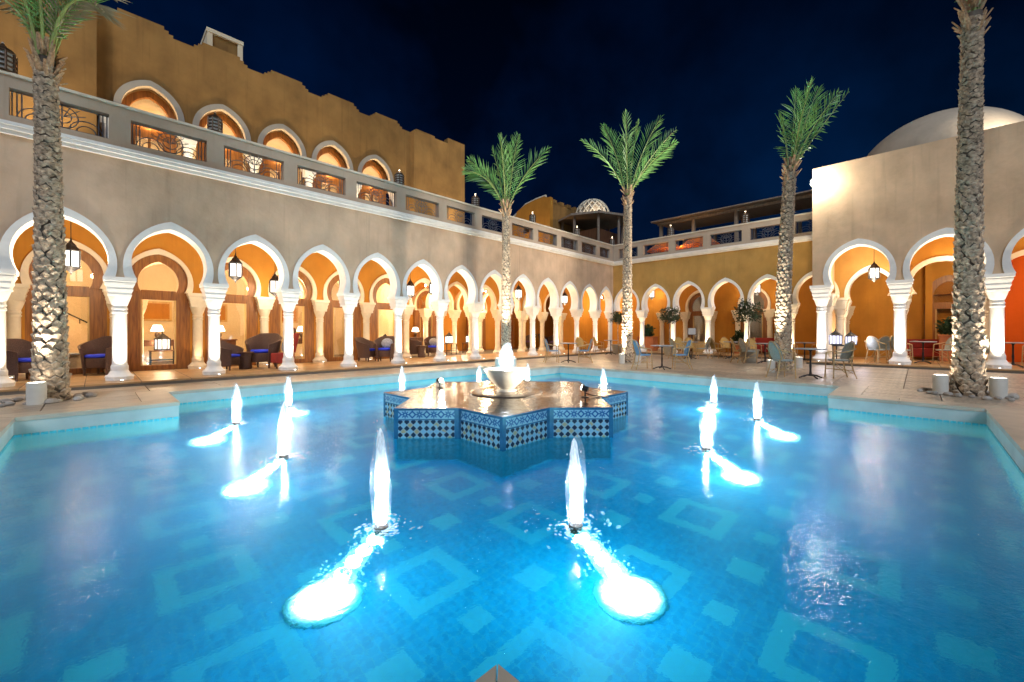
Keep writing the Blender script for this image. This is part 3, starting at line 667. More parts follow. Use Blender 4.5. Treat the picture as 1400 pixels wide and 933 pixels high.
# ---- upper storey set back on the terrace of the left wing
UV_ = 15.77
up = thing('upper_storey', 'sandy upper storey with lit pointed arches and stepped merlons along its roof', 'building', (0, UV_, 0))
uc = [1.08+1.68*i for i in range(0, 5)]
U_O = curve(.75, 1.23, .30); U_I = curve(.60, 1.07, .30); ZU = 7.05
wall = MB()
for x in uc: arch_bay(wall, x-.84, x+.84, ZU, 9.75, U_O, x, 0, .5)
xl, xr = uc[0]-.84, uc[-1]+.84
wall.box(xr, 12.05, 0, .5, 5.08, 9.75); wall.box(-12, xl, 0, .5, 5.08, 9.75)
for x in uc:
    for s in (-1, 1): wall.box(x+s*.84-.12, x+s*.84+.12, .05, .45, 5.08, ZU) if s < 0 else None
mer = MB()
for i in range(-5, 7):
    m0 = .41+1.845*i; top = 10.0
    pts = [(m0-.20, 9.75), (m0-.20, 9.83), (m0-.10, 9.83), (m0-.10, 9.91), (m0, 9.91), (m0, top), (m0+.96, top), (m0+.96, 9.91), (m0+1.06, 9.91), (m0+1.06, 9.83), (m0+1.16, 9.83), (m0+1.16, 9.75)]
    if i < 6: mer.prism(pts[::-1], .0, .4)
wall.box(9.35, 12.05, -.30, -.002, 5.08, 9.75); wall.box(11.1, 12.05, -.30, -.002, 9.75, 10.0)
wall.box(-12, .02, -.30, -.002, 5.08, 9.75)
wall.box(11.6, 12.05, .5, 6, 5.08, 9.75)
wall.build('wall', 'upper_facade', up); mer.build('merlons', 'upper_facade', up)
AVU = archivolt_mesh(U_O, U_I, -.05, .12, 'grey_render')
TYM = MB(); arch_fill(TYM, curve(.80, 1.29, .30), .503, .54); TYM = mm(TYM, 'tympanum', 'cream')
UFR = MB(); band(UFR, curve(.605, 1.075, .30), curve(.46, .89, .26), .30, .42); UFR = mm(UFR, 'arch_frame', 'door_wood')
UDO = MB(); UDO.box(-.6, -.3, .32, .42, 5.08, ZU); UDO.box(.3, .6, .32, .42, 5.08, ZU); UDO.box(-.3, .3, .32, .42, 6.75, ZU); UDO.box(-.03, .03, .33, .41, 5.08, 6.75); UDO = mm(UDO, 'door', 'door_wood')
UPN = mm(MB().box(-.3, .3, .36, .37, 5.08, 6.75), 'pane', 'pane'); UBK = mm(MB().box(-.84, .84, 1.2, 1.3, 5.08, 8.2), 'room_wall', 'cream')
for i, x in enumerate(uc):
    inst('archivolt', AVU, up, (x, 0, ZU)); inst('tympanum', TYM, up, (x, 0, ZU)); inst('arch_frame', UFR, up, (x, 0, ZU))
    d = inst('door', UDO, up, (x, 0, 0)); inst('pane', UPN, d); inst('room_wall', UBK, up, (x, 0, 0))
    column(up, x-.84, -.02, 5.08, .876, 'limestone')
column(up, xr, -.02, 5.08, .876, 'limestone')
for x in uc:
    t = thing('arch_light', 'warm strip lamp tucked inside a lit pointed arch above the balustrade', 'lamp', (x, UV_+.22, ZU+.02), 0, 'lamps inside the upper arches')
    MB().box(-.3, .3, -.03, .03, -.02, .02).build('housing', 'bronze', t); MB().box(-.28, .28, -.02, .02, .02, .026).build('lens', 'shade_glow', t)
    lamp('arch_glow', 'POINT', (0, 0, .10), 16, AMBER, t, .05)
    lamp('door_glow', 'POINT', (0, .45, -.6), 14, WARM, t, .1)
# lit roof turret behind the parapet
tu = thing('roof_turret', 'small lit stair turret with framed sides behind the merlons', 'turret', (2.95, 17.0, 9.0))
MB().box(-.42, .42, -.5, .5, 0, 1.86).build('body', 'upper_facade', tu)
tb = MB(); tb.box(-.48, -.34, -.56, .56, 1.0, 1.8); tb.box(.34, .48, -.56, .56, .9, 1.8); tb.box(-.5, .5, -.58, .58, 1.8, 1.92); tb.build('frame', 'cream', tu)
MB().lathe([(.42, 1.92), (.25, 2.05), (.02, 2.2)], 4).build('roof', 'cream', tu)

# ---- buildings beyond the corner
fb = thing('ochre_house', 'ochre house with a curved gable rising beyond the terrace corner', 'building', (21.4, 18.1, 5.08))
g = MB(); prof = [(0, 0), (4.4, 0), (4.4, 3.9), (4.0, 4.3), (3.9, 4.55), (3.3, 4.65), (3.2, 4.9), (2.4, 5.25), (1.4, 5.4), (.5, 5.45), (.45, 5.3), (0, 5.3)]
b2 = MB(); b2.add([(0, x, z) for x, z in prof]+[(.3, x, z) for x, z in prof], [tuple(range(12))[::-1], tuple(range(12, 24))]+[(i, (i+1) % 12, (i+1) % 12+12, i+12) for i in range(12)])
b2.build('gable_wall', 'ochre', fb)
sw = MB(); sw.box(.3, 4.2, 0, .3, 0, 4.95)
for i in range(5): sw.box(.3+i*.8, .7+i*.8, -.03, .3, 4.95, 5.2)
sw.build('side_wall', 'upper_facade', fb); MB().box(.3, 4.2, 4.1, 4.4, 0, 3.8).build('rear_wall', 'upper_facade', fb)
cp = MB(); cp.tube([(.15, 3.9, 4.55), (.15, 3.2, 4.85), (.15, 2.4, 5.3), (.15, 1.4, 5.45), (.15, .5, 5.5)], .1, 6); cp.build('coping', 'limestone_warm', fb)
wn_ = MB(); arch_fill(wn_, curve(.28, .5, .1), -.04, -.01); w_o = wn_.build('window', 'bronze', fb); w_o.location = (0, 2.2, 3.2); w_o.rotation_euler = (0, 0, R(-90))
pv = thing('domed_pavilion', 'dark timber pavilion crowned by a pale ribbed lattice dome', 'pavilion', (24.1, 16.5, 5.08))
rib = MB()
for i in range(16):
    for s in (1, -1):
        pts = [(1.2*math.cos(R(e))*math.cos(2*math.pi*i/16+s*e/90*1.1), 1.2*math.cos(R(e))*math.sin(2*math.pi*i/16+s*e/90*1.1), 4.1+1.25*math.sin(R(e))) for e in range(0, 86, 10)]
        rib.tube(pts, .045, 4)
rib.build('lattice_dome', 'limestone_warm', pv)
MB().lathe([(1.05, 4.1), (.98, 4.5), (.7, 4.95), (.3, 5.2), (.02, 5.25)], 20).build('inner_dome', 'dome_plaster', pv, True)
rf = MB(); rf.lathe([(2.5, 3.75), (2.45, 3.9), (1.3, 4.1), (1.2, 4.15)], 8); rf.build('roof', 'pergola_wood', pv)
for i in range(8): MB().lathe([(.09, 0), (.09, 3.8)], 8, (2.1*math.cos(i*math.pi/4), 2.1*math.sin(i*math.pi/4))).build('post', 'pergola_wood', pv)
cr = MB(); cr.box(-1.4, 1.4, -1.4, 1.4, 0, 2.9); cr.build('core_wall', 'dark_wood', pv)

pg = thing('pergola', 'long weathered timber pergola roof over the upper terrace', 'pergola', (23.0, 0, 5.06))
MB().box(-.06, .06, 2.0, 11.1, 2.36, 2.5).build('beam', 'pergola_wood', pg); MB().box(3.3, 3.42, 2.0, 11.1, 2.36, 2.5).build('beam', 'pergola_wood', pg)
sl = mm(MB().bevbox(-.09, .09, 1.9, 11.3, 2.5, 2.56, .006), 'plank', 'pergola_wood')
for i in range(20): inst('plank', sl, pg, (-.45+i*.2, 0, .011*i))
pp = mm(MB().box(-.08, .08, -.08, .08, 0, 2.36), 'post', 'pergola_wood')
for y in (2.4, 4.6, 6.8, 9.0, 10.9):
    for x in (0, 3.36): inst('post', pp, pg, (x, y, 0))

# ------------------------------------------------------------------ star fountain
FC = Vector((4.80, 5.02)); FR = 2.06; FT = .136
ft = thing('star_fountain', 'eight-pointed star fountain faced with blue patterned tiles and a wet brown top', 'fountain', (FC.x, FC.y, 0))
star = [((FR if i % 2 == 0 else FR*.765)*math.cos(i*math.pi/8), (FR if i % 2 == 0 else FR*.765)*math.sin(i*math.pi/8)) for i in range(16)]
st_in = [(x*.985, y*.985) for x, y in star]
b = MB(); b.slab(st_in, PF, FT-.012); b.build('core', 'teal_mosaic', ft)
b = MB(); b.slab([(x*.972, y*.972) for x, y in star], FT-.011, FT-.002); b.build('wet_top', 'wet_stone', ft)
for i in range(16):
    p, q = Vector(star[i]), Vector(star[(i+1) % 16]); e = (q-p); ln = e.length; e.normalize(); nn = Vector((e.y, -e.x))
    a, c = p+e*.05, q-e*.05; w = ln-.10; z0, z1 = WZ-.03, FT-.03
    me = bpy.data.meshes.new('tile_panel'); vs = []
    for off in (0, -.03): vs += [(*(a+nn*off), z0), (*(c+nn*off), z0), (*(c+nn*off), z1), (*(a+nn*off), z1)]
    me.from_pydata(vs, [], [(0,1,2,3), (4,7,6,5), (3,2,6,7), (0,3,7,4), (1,5,6,2)]); uvl = me.uv_layers.new(name='UVMap')
    for li, lp in enumerate(me.loops):
        v = me.vertices[lp.vertex_index].co; t = (Vector((v.x, v.y))-a).dot(e)-w/2; uvl.data[li].uv = (t, v.z-(FT-.40))
    me.materials.append(MATS['zellige']); link('tile_panel', me, ft)
    for (za, zb) in ((FT-.03, FT), (FT-.162, FT-.146)):
        m_ = MB(); pts = [p+nn*.006, q+nn*.006, q-nn*.05, p-nn*.05]; m_.slab([tuple(x) for x in pts][::-1], za, zb); m_.build('border', 'glaze_blue', ft)
for i in range(16):
    p = Vector(star[i]); e1 = (Vector(star[i-1])-p).normalized(); e2 = (Vector(star[(i+1) % 16])-p).normalized(); o = p.normalized()*(.006 if i % 2 == 0 else .010)
    m_ = MB(); pts = [p+o, p+o+e2*.055, p*.95, p+o+e1*.055]; m_.slab([tuple(x) for x in pts], WZ-.04, FT+.001); m_.build('corner_strip', 'glaze_blue', ft)
MB().lathe([(.62, FT-.002), (.62, FT+.012), (.58, FT+.02), (.36, FT+.022)], 40).build('plinth', 'wet_stone', ft, True)
bw_ = MB(); bw_.lathe([(.17, FT+.02), (.175, FT+.045), (.13, FT+.06), (.16, FT+.085), (.24, FT+.16), (.315, FT+.25), (.358, FT+.33), (.372, FT+.37), (.385, FT+.372), (.388, FT+.392), (.365, FT+.394), (.35, FT+.36), (.30, FT+.345), (.02, FT+.343)], 48)
bw_.build('bowl', 'bowl_marble', ft, True)

def jet_shape(h, r, seed, k=1.0):
    rg = random.Random(seed); n = 16; vs = []; fs = []; m = 22
    for j in range(m+1):
        t = j/m; rr = r*k*(0.72+.55*math.sin(min(1, t*1.6)*math.pi/2)-.25*t)*math.sqrt(max(0, 1-t**2.6))+.003
        ox, oy = .012*math.sin(t*5+seed), .012*math.cos(t*4+seed*2)
        for i in range(n):
            a = 2*math.pi*i/n; q = rr*(1+rg.uniform(-.10, .10)); vs.append((ox*t+q*math.cos(a), oy*t+q*math.sin(a), h*t))
    for j in range(m):
        for i in range(n): fs.append((j*n+i, j*n+(i+1) % n, (j+1)*n+(i+1) % n, (j+1)*n+i))
    b = MB(); b.add(vs, fs); return b
def foam_mesh(seed, off, n1=420):
    """froth on the surface round the nozzle and a plume of bubbles reaching down to the floor lamp"""
    rg = random.Random(seed); b = MB(); D = Vector((off.x, off.y, PF-WZ+.10))
    for i in range(n1):
        t = rg.random()**1.15*.9; c = D*t+Vector((rg.gauss(0, .045+.05*t), rg.gauss(0, .045+.05*t), -.012-rg.random()*.03)); c.z = max(PF-WZ+.03, c.z)
        r = rg.uniform(.002, .007); b.ball(tuple(c), r*rg.uniform(.8, 2.4), r*rg.uniform(.8, 2.4), r, 5, 3)
    for i in range(n1//3):
        t = abs(rg.gauss(0, .13)); a = rg.uniform(0, 6.28); r = rg.uniform(.004, .016); k = 6; st = rg.uniform(1, 3); ca, sa = math.cos(a+1), math.sin(a+1)
        cx, cyy = t*math.cos(a), t*math.sin(a)
        b.add([(cx+ca*r*st*math.cos(2*math.pi*q/k)-sa*r*math.sin(2*math.pi*q/k), cyy+sa*r*st*math.cos(2*math.pi*q/k)+ca*r*math.sin(2*math.pi*q/k), .004+rg.uniform(0, .006)) for q in range(k)], [tuple(range(k))])
    return b
JETS = [(1.41, 2.77, .72), (2.39, 1.78, .64), (1.46, 5.14, .62), (5.03, 1.82, .56), (1.48, 7.50, .62), (7.26, 1.84, .62), (2.49, 8.48, .58), (8.38, 2.89, .55),
        (4.80, 8.45, .62), (7.06, 8.45, .52), (8.15, 7.70, .55), (8.20, 5.30, .56)]
JL = ['tall white water jet nearest the mitred coping corner, towards the plastered wing', 'tall white water jet nearest the mitred coping corner, towards the cafe side',
      'white water jet opposite the flat side tip of the star facing the door gallery end', 'white water jet opposite the star tip that faces the open pool end',
      'white water jet standing closest to the stepped corner by the palm with pebbles', 'white water jet before the cafe corner of the pool, beside its glowing lamp',
      'white water jet in the corner in front of the wicker armchairs', 'white water jet in the corner in front of the near bistro table',
      'slim white jet between the star and the wicker armchair gallery', 'slim white jet behind the star beside the marble bowl, gallery side',
      'slim white jet behind the star beside the marble bowl, cafe side', 'slim white jet between the star and the blue bistro chairs']
noz = mm(MB().lathe([(.05, -.06), (.05, .02), (.035, .035), (.03, .05)], 12), 'nozzle', 'bronze', True)
for i, (x, y, h) in enumerate(JETS):
    t = thing('water_jet', JL[i], 'water jet', (x, y, WZ), 0, 'foaming jets around the star fountain')
    jet_shape(h, .042, i).build('jet_column', 'jet_core', t, True); jet_shape(h*1.04, .066, i+40).build('spray', 'jet_spray', t, True)
    dr = MB(); rg = random.Random(i+300)
    for q in range(30):
        tt = rg.random(); rr = abs(rg.gauss(0, .035+.03*(1-tt)))+.02; a = rg.uniform(0, 6.28); r = rg.uniform(.0015, .0055); dr.ball((rr*math.cos(a), rr*math.sin(a), h*1.06*tt), r, r, r*rg.uniform(1, 3), 5, 3)
    dro = dr.build('droplets', 'foam', t); dro['kind'] = 'stuff'
    inst('nozzle', noz, t)
    cen = Vector((4.85, 5.05)); q = Vector((x, y))-cen
    off = Vector((math.copysign(.31, q.x), .20)) if abs(q.x) > abs(q.y) else Vector((.22, math.copysign(.31, q.y)))
    fo = foam_mesh(i+9, off, 420 if i < 8 else 90).build('foam', 'foam', t); fo['kind'] = 'stuff'
    pm = MB(); dd = Vector((off.x, off.y, PF-WZ+.04)); pm.tube([dd*(k_/10)+Vector((.01*math.sin(k_*2+i), .01*math.cos(k_*3+i), -.02)) for k_ in range(9)], .05, 14, 0, .10); pmo = pm.build('plume', 'plume', t, True); pmo['kind'] = 'stuff'
    lamp('jet_fill', 'POINT', (0, 0, .10), 4 if i < 2 else 7, COOL, t, .02)  # both lights are added inside the column to brighten it, no fixture there
    lamp('jet_fill', 'POINT', (0, 0, h*.5), 2.6 if i < 2 else 5, COOL, t, .02)
    # floor lamp under each jet
    u = thing('pool_lamp', 'glaring round underwater lamp on the pool floor beside a water jet', 'pool lamp', (x+off.x, y+off.y, PF), 0, 'underwater lamps beside the jets')
    MB().lathe([(.258, 0), (.256, .006), (.25, .010)], 24).build('housing', 'waterline_tile', u)
    MB().lathe([(.248, .009), (.22, .014), (.16, .020), (.08, .026), (.01, .030)], 28).build('lens', 'pool_lens', u, True)
    for k_ in range(5):     # added lights along the bubbling riser, to whiten the streak and light the floor
        t_ = .12+.19*k_; lamp('riser_fill', 'POINT', (-off.x*t_, -off.y*t_, .05+(WZ-PF-.10)*t_), 6.5 if i < 2 else 9.5, (.70, .95, 1.0), u, .055)
cj = thing('water_jet', 'broad white column of water rising from the marble bowl', 'water jet', (FC.x, FC.y, FT+.34))
jet_shape(.46, .085, 77, 1.0).build('jet_column', 'jet_core', cj, True); jet_shape(.5, .12, 78).build('spray', 'jet_spray', cj, True)
lamp('bowl_fill', 'POINT', (0, 0, .12), 12, COOL, cj, .03); lamp('bowl_fill', 'POINT', (0, 0, .3), 8, COOL, cj, .03)  # added lights inside the bowl's water column, without a fixture
def spotlamp(loc, label, aim, on, cable=False):
    t = thing('fountain_spotlight', label, 'spotlight', loc)
    MB().lathe([(.06, 0), (.06, .01), (.012, .012), (.012, .10)], 10).build('stand', 'black_plastic', t)
    d = Vector(aim).normalized(); c = Vector((0, 0, .13))
    MB().tube([c-d*.05, c+d*.05], .042, 12).build('head', 'black_plastic', t)
    if on:
        MB().tube([c+d*.0505, c+d*.056], .038, 12).build('lens', 'flood_lens', t)
        lamp('spot_beam', 'SPOT', tuple(c+d*.07), 120, WHITE, t, .03, 100, .5, d)
    if cable:
        cab = MB(); cab.tube([(0, 0, .06), (.1, -.08, .02), (.16, -.2, .012), (.12, -.34, .012)], .008, 5); cab.build('cable', 'black_plastic', t)
    return t
p1 = ground(601, 530, FT); spotlamp((p1.x, p1.y, FT), 'lit little spotlight standing on the star fountain top', (FC.x-p1.x-.5, FC.y-p1.y-1.2, .10), True)
p2 = ground(800, 543, FT); spotlamp((p2.x, p2.y, FT), 'dark spotlight with trailing cable on the star fountain top', (FC.x-p2.x, FC.y-p2.y, .35), True, True)

# ------------------------------------------------------------------ palms
def palm_trunk(h, r0, r1, lean, seed):
    rg = random.Random(seed); core = MB(); m = 14; n = 16
    def cen(t): return Vector((lean[0]*t*t, lean[1]*t*t, h*t))
    def rad(t): return r0+(r1-r0)*min(1, t*1.15)+(.10*r0*max(0, 1-t*9))
    vs = []; fs = []
    for j in range(m+1):
        c = cen(j/m); rr = rad(j/m)*.93
        for i in range(n): vs.append(c+Vector((rr*math.cos(2*math.pi*i/n), rr*math.sin(2*math.pi*i/n), 0)))
    for j in range(m):
        for i in range(n): fs.append((j*n+i, j*n+(i+1) % n, (j+1)*n+(i+1) % n, (j+1)*n+i))
    core.add(vs, fs)
    sc_ = MB(); z = .02; j = 0
    while z < h*.985:
        t = z/h; sp = .115 if t < .45 else .115-.055*min(1, (t-.45)/.25); per = 9 if t < .5 else 8; j += 1
        for i in range(per):
            a = 2*math.pi*(i+.5*(j % 2)+rg.uniform(-.16, .16))/per+j*.03
            c = cen(t)+Vector((0, 0, rg.uniform(-.02, .02))); rr = rad(t)
            er = Vector((math.cos(a), math.sin(a), 0)); et = Vector((-math.sin(a), math.cos(a), 0)); ez = Vector((0, 0, 1))
            w = rr*math.pi/per*rg.uniform(.95, 1.25); hh = sp*rg.uniform(1.15, 1.5); pj = rg.uniform(.020, .042)*(1 if t < .5 else .95)*(rr/.18)
            lip = []
            for k_ in range(5):
                u_ = -1+.5*k_; an = u_*w/rr; e2 = er*math.cos(an)+et*math.sin(an)
                lip.append(c+e2*(rr+pj*(1-.55*u_*u_)*rg.uniform(.8, 1.2))+ez*hh*(.34-.30*u_*u_+rg.uniform(-.05, .05)))
            lo = [c+er*rr*.96-et*w*.8-ez*hh*.30, c+er*(rr+pj*.2)-ez*hh*.62, c+er*rr*.96+et*w*.8-ez*hh*.30]
            bk = c+er*rr*.90+ez*hh*.55
            P = lip+lo+[bk]
            sc_.add(P, [(5, 6, 1, 0), (6, 2, 1), (6, 3, 2), (6, 7, 4, 3)], 0); sc_.add(P, [(0, 1, 8), (1, 2, 8), (2, 3, 8), (3, 4, 8)], 1)
            if rg.random() < .22:
                q = lip[2]; sc_.add([q-et*.010, q+et*.010, q+er*rg.uniform(.01, .045)+ez*rg.uniform(-.05, .06)], [(0, 1, 2)], 1)
        z += sp
    # fibrous boots under the crown
    boot = MB()
    for i in range(46):
        a = i*2.4; t = rg.uniform(.93, 1.03); c = cen(min(1, t)); c.z = h*t; rr = r1*rg.uniform(.8, 1.1)
        er = Vector((math.cos(a), math.sin(a), 0)); et = Vector((-math.sin(a), math.cos(a), 0)); w = .05*rg.uniform(.6, 1.3); ln = rg.uniform(.12, .26)
        b0 = c+er*rr*.8; tip = b0+er*rg.uniform(.05, .17)+Vector((0, 0, ln))
        boot.add([b0-et*w, b0+et*w, tip+et*w*.45, tip-et*w*.45, b0+er*.035, tip+er*.02], [(0, 4, 5, 3), (4, 1, 2, 5), (3, 5, 2)])
    return core, sc_, boot, cen(1.0)
def frond(p0, tip, rise, seed, nl=30, lw=.034, ll=.64):
    rg = random.Random(seed); p0, tip = Vector(p0), Vector(tip); L = (tip-p0).length
    p1 = p0+Vector((0, 0, 1))*L*rise+(tip-p0)*.30; b = MB()
    def B(t): return p0*(1-t)**2+p1*2*t*(1-t)+tip*t*t
    def T(t): return ((p1-p0)*2*(1-t)+(tip-p1)*2*t).normalized()
    b.tube([B(i/12) for i in range(13)], .030, 5, 1, .004)
    roll = rg.choice((-1, 1))*rg.uniform(R(25), R(65)); side0 = T(.5).cross(Vector((0, 0, 1)))
    if side0.length < .2: side0 = T(.5).cross(RGT)
    for i in range(nl):
        t = .14+.86*i/(nl-1); c = B(t); tg = T(min(.98, t)); s = tg.cross(Vector((0, 0, 1)))
        s = (s.normalized() if s.length > .15 else side0.normalized()); up_ = s.cross(tg).normalized(); s, up_ = s*math.cos(roll)+up_*math.sin(roll), up_*math.cos(roll)-s*math.sin(roll)
        prof = ll*(min(1, .35+2.4*(t-.14)))*(1.0 if t < .7 else 1-.72*(t-.7)/.3)
        for sg in (-1, 1):
            d = (tg*(.55+.5*t)+s*sg*(.88-.25*t)+up_*rg.uniform(-.12, .55)).normalized(); l = prof*rg.uniform(.8, 1.12); w = lw*rg.uniform(.75, 1.1)
            pn = d.cross(up_).normalized(); mid = c+d*l*.45+up_*w*.4; end = c+d*l-Vector((0, 0, 1))*l*rg.uniform(.02, .14)
            b.add([c, mid-pn*w*.5, end, mid+pn*w*.5], [(0, 1, 2), (0, 2, 3)], 0)
    return b
def palm(base, h, r0, r1, lean, label, fr, seed, leaf='frond_green'):
    t = thing('date_palm', label, 'palm', base, 0, 'date palms around the pool')
    core, scl, boot, top = palm_trunk(h, r0, r1, lean, seed)
    tr = core.build('trunk', 'bark_shade', t, True); so = scl.build('leaf_bases', 'bark', tr, False, 'bark_cut'); so['kind'] = 'stuff'
    bo = boot.build('fibre_sheath', 'fibre', tr); bo['kind'] = 'stuff'
    for i, (sx, sz, dep, rise, dry) in enumerate(fr):
        off = RGT*sx+FWD*dep; tip = top+Vector((off.x, off.y, sz)); p0 = top+off.normalized()*.07 if off.length > 0 else top
        frond(p0, tip, rise, seed*50+i).build('frond', 'frond_dry' if dry else leaf, t, False, 'rachis')
    return t, top
PA = palm((-.52, 10.50, 0), 5.72, .195, .13, (-.06, .04), 'thick palm with pebble ring beside the stepped coping corner and plaster wing', [
    (-.85, 1.7, .3, .55, 0), (.05, 2.3, .1, .5, 0), (1.15, .62, -.2, .95, 1), (-1.0, .8, -.3, .8, 1), (.75, 1.6, .6, .5, 0), (-.35, 2.1, -.7, .4, 0), (.45, 2.0, -.6, .4, 0), (.95, 1.15, .2, .8, 1), (-.1, 2.2, .9, .4, 0), (-.6, 1.5, -.1, .6, 0), (.35, 1.7, .1, .5, 0)], 1)
PB = palm((9.67, 10.14, 0), 5.35, .165, .12, (.0, .0), 'slender palm rising behind the marble bowl at the far pool corner', [
    (-1.30, 1.75, .2, .28, 0), (-1.35, 1.20, -.3, .45, 0), (-.50, 2.2, .4, .25, 0), (.42, 2.55, .1, .25, 0), (1.40, 1.95, -.2, .22, 0), (-.15, 2.1, -.8, .3, 0), (.1, 2.35, .4, .3, 0)], 2)
PC = palm((13.7, 7.83, 0), 6.25, .185, .135, (.05, .0), 'slender palm among the blue bistro chairs at the terrace corner', [
    (-1.70, 1.95, -.2, .30, 0), (-.85, 2.75, .3, .25, 0), (-.15, 2.95, -.3, .25, 0), (.50, 2.95, .4, .25, 0), (1.15, 2.8, -.2, .25, 0), (1.85, 2.55, .2, .18, 0), (1.60, 1.75, -.5, .25, 0), (.1, 2.7, .9, .3, 0)], 3)
PD = palm((14.0, 2.87, 0), 5.95, .205, .15, (.16, -.16), 'palm by the near bistro table in front of the plain block corner', [
    (.30, 2.45, .2, .25, 0), (.75, 2.30, -.1, .2, 0), (1.95, 2.45, .3, .05, 0), (.15, 2.15, -.7, .3, 0), (1.2, 2.2, .6, .2, 0), (.95, 1.9, -.6, .2, 0), (-.05, 1.7, .4, .4, 0)], 4)
PE = palm((11.04, -.67, 0), 6.95, .20, .135, (.02, -.06), 'massive rough palm trunk between two cylinder lamps by the stepped corner', [
    (-.9, 2.4, .2, .3, 0), (.2, 2.7, -.2, .3, 0), (.9, 2.2, .3, .3, 0), (.4, 2.3, .9, .3, 0), (-.5, 2.2, -.9, .3, 0), (1.4, 1.6, -.3, .35, 0)], 5)
# pebbles
for nm, (px, py, r), where in (('a', (-.58, 10.57, .40), 'grey pebble in the ring around the palm by the plaster wing'), ('b', (11.04, -.67, .47), 'grey pebble in the ring around the massive palm trunk')):
    rg = random.Random(5)
    for i in range(22):
        a = i*2*math.pi/22+rg.uniform(-.1, .1); rr = r*rg.uniform(.92, 1.45); s = rg.uniform(.045, .10)
        m_ = MB(); m_.ball((0, 0, s*.35), s, s*rg.uniform(.6, .9), s*.55, 8, 5, .10, rg)
        o = m_.build('pebble', 'pebble', None, True); o.location = (px+rr*math.cos(a), py+rr*math.sin(a), 0); o.rotation_euler = (0, 0, rg.uniform(0, 6)); tag(o, where, 'pebble', 'pebbles around '+nm if False else ('pebbles round the palm by the wing' if nm == 'a' else 'pebbles round the massive palm'))
# cylinder garden lamps that uplight the palms
cyl = mm(MB().lathe([(.11, 0), (.11, .34), (.10, .35), (.10, .335), (.02, .33)], 24), 'cylinder', 'white_metal', True); cyll = mm(MB().lathe([(.085, .336), (.085, .342)], 16), 'lens', 'uplight_lens')
def cylinder_lamp(px, py, label, aim_o, e=120, s=1.0):
    p = ground(px, py); t = thing('cylinder_lamp', label, 'garden lamp', (p.x, p.y, 0), 0, 'cylinder lamps at the palm feet')
    inst('cylinder', cyl, t, (0, 0, 0), 0, (s, s, s)); inst('lens', cyll, t, (0, 0, 0), 0, (s, s, s))
    b = Vector(aim_o); d = Vector((b.x-p.x, b.y-p.y, 5.0)); lamp('palm_beam', 'SPOT', (0, 0, .36*s), e*4.4, (1.0, .93, .80), t, .05, 44, .7, d); return t
cylinder_lamp(50, 553, 'white cylinder lamp in front of the palm with pebbles', (-.52, 10.50, 0), 60)
cylinder_lamp(1286, 538, 'white cylinder lamp on the cafe side of the massive palm trunk', (11.04, -.67, 0), 50)
cylinder_lamp(1365, 544, 'glowing cream cylinder lamp on the open side of the massive palm trunk', (11.04, -.67, 0), 50)
cylinder_lamp(681, 503, 'white cylinder lamp left at the foot of the palm behind the bowl', (9.67, 10.14, 0), 170, .9)
cylinder_lamp(702, 503, 'white cylinder lamp right at the foot of the palm behind the bowl', (9.67, 10.14, 0), 170, .9)
cylinder_lamp(872, 498, 'white cylinder lamp at the palm among blue chairs', (13.7, 7.83, 0), 190)
cylinder_lamp(850, 497, 'white cylinder lamp on the gallery side of the palm among chairs', (13.7, 7.83, 0), 190)
cylinder_lamp(1054, 509, 'cream cylinder lamp with bright top by the near bistro chair', (14.0, 2.87, 0), 170)
cylinder_lamp(1092, 503, 'cylinder lamp behind the near bistro table', (14.0, 2.87, 0), 170)

# ------------------------------------------------------------------ uplights
for i, x in enumerate(CX[:-1]):
    if i < 1: continue
    uplight((x+.02, LY+.2-.50, .098), (0, .30), 210 if i < 9 else 150, 'small round uplight at the foot of a white column of the long plastered wing', WHITE if i < 8 else WARM)
    if i < 9: uplight((x+.0, LY+BV-.34, .098), (0, .24), 22, 'small round uplight at an inner column foot along the gallery doors', WARM, group='uplights at the inner columns')
for i, u in enumerate(CU[:6]):
    uplight((RX+.2-.50, LY-u, .098), (.30, 0), 190, 'small round uplight at a column foot of the ochre terrace wing', WARM)
for i, u in enumerate(bc[:4]):
    uplight((BX+.22-.55, BY-u, .098), (.28, 0), 330, 'small round uplight at a column foot of the tall plain block', WHITE)
# terrace washers against the upper storey
for i in range(0, 5):
    x = 1.92+1.68*i
    t = thing('wall_washer', 'amber wall washer lamp on the upper terrace between two lit arches', 'uplight', (x, UV_-.75, 5.082), 0, 'wall washers on the terrace')
    MB().box(-.12, .12, -.06, .06, 0, .10).build('housing', 'black_plastic', t); MB().box(-.11, .11, -.05, .05, .10, .106).build('lens', 'uplight_lens', t)
    lamp('washer_beam', 'SPOT', (0, 0, .14), 125, (1.0, .80, .50), t, .05, 85, .8, (0, .30, 1.0))
for x in (11.0, -.9, -2.6):
    t = thing('wall_washer', 'amber wall washer lamp below the projecting corner of the upper storey', 'uplight', (x, UV_-1.2, 5.082), 0, 'wall washers on the terrace')
    MB().box(-.12, .12, -.06, .06, 0, .10).build('housing', 'black_plastic', t); MB().box(-.11, .11, -.05, .05, .10, .106).build('lens', 'uplight_lens', t)
    lamp('washer_beam', 'SPOT', (0, 0, .14), 150, (1.0, .80, .52), t, .05, 85, .8, (0, .25, 1.0))
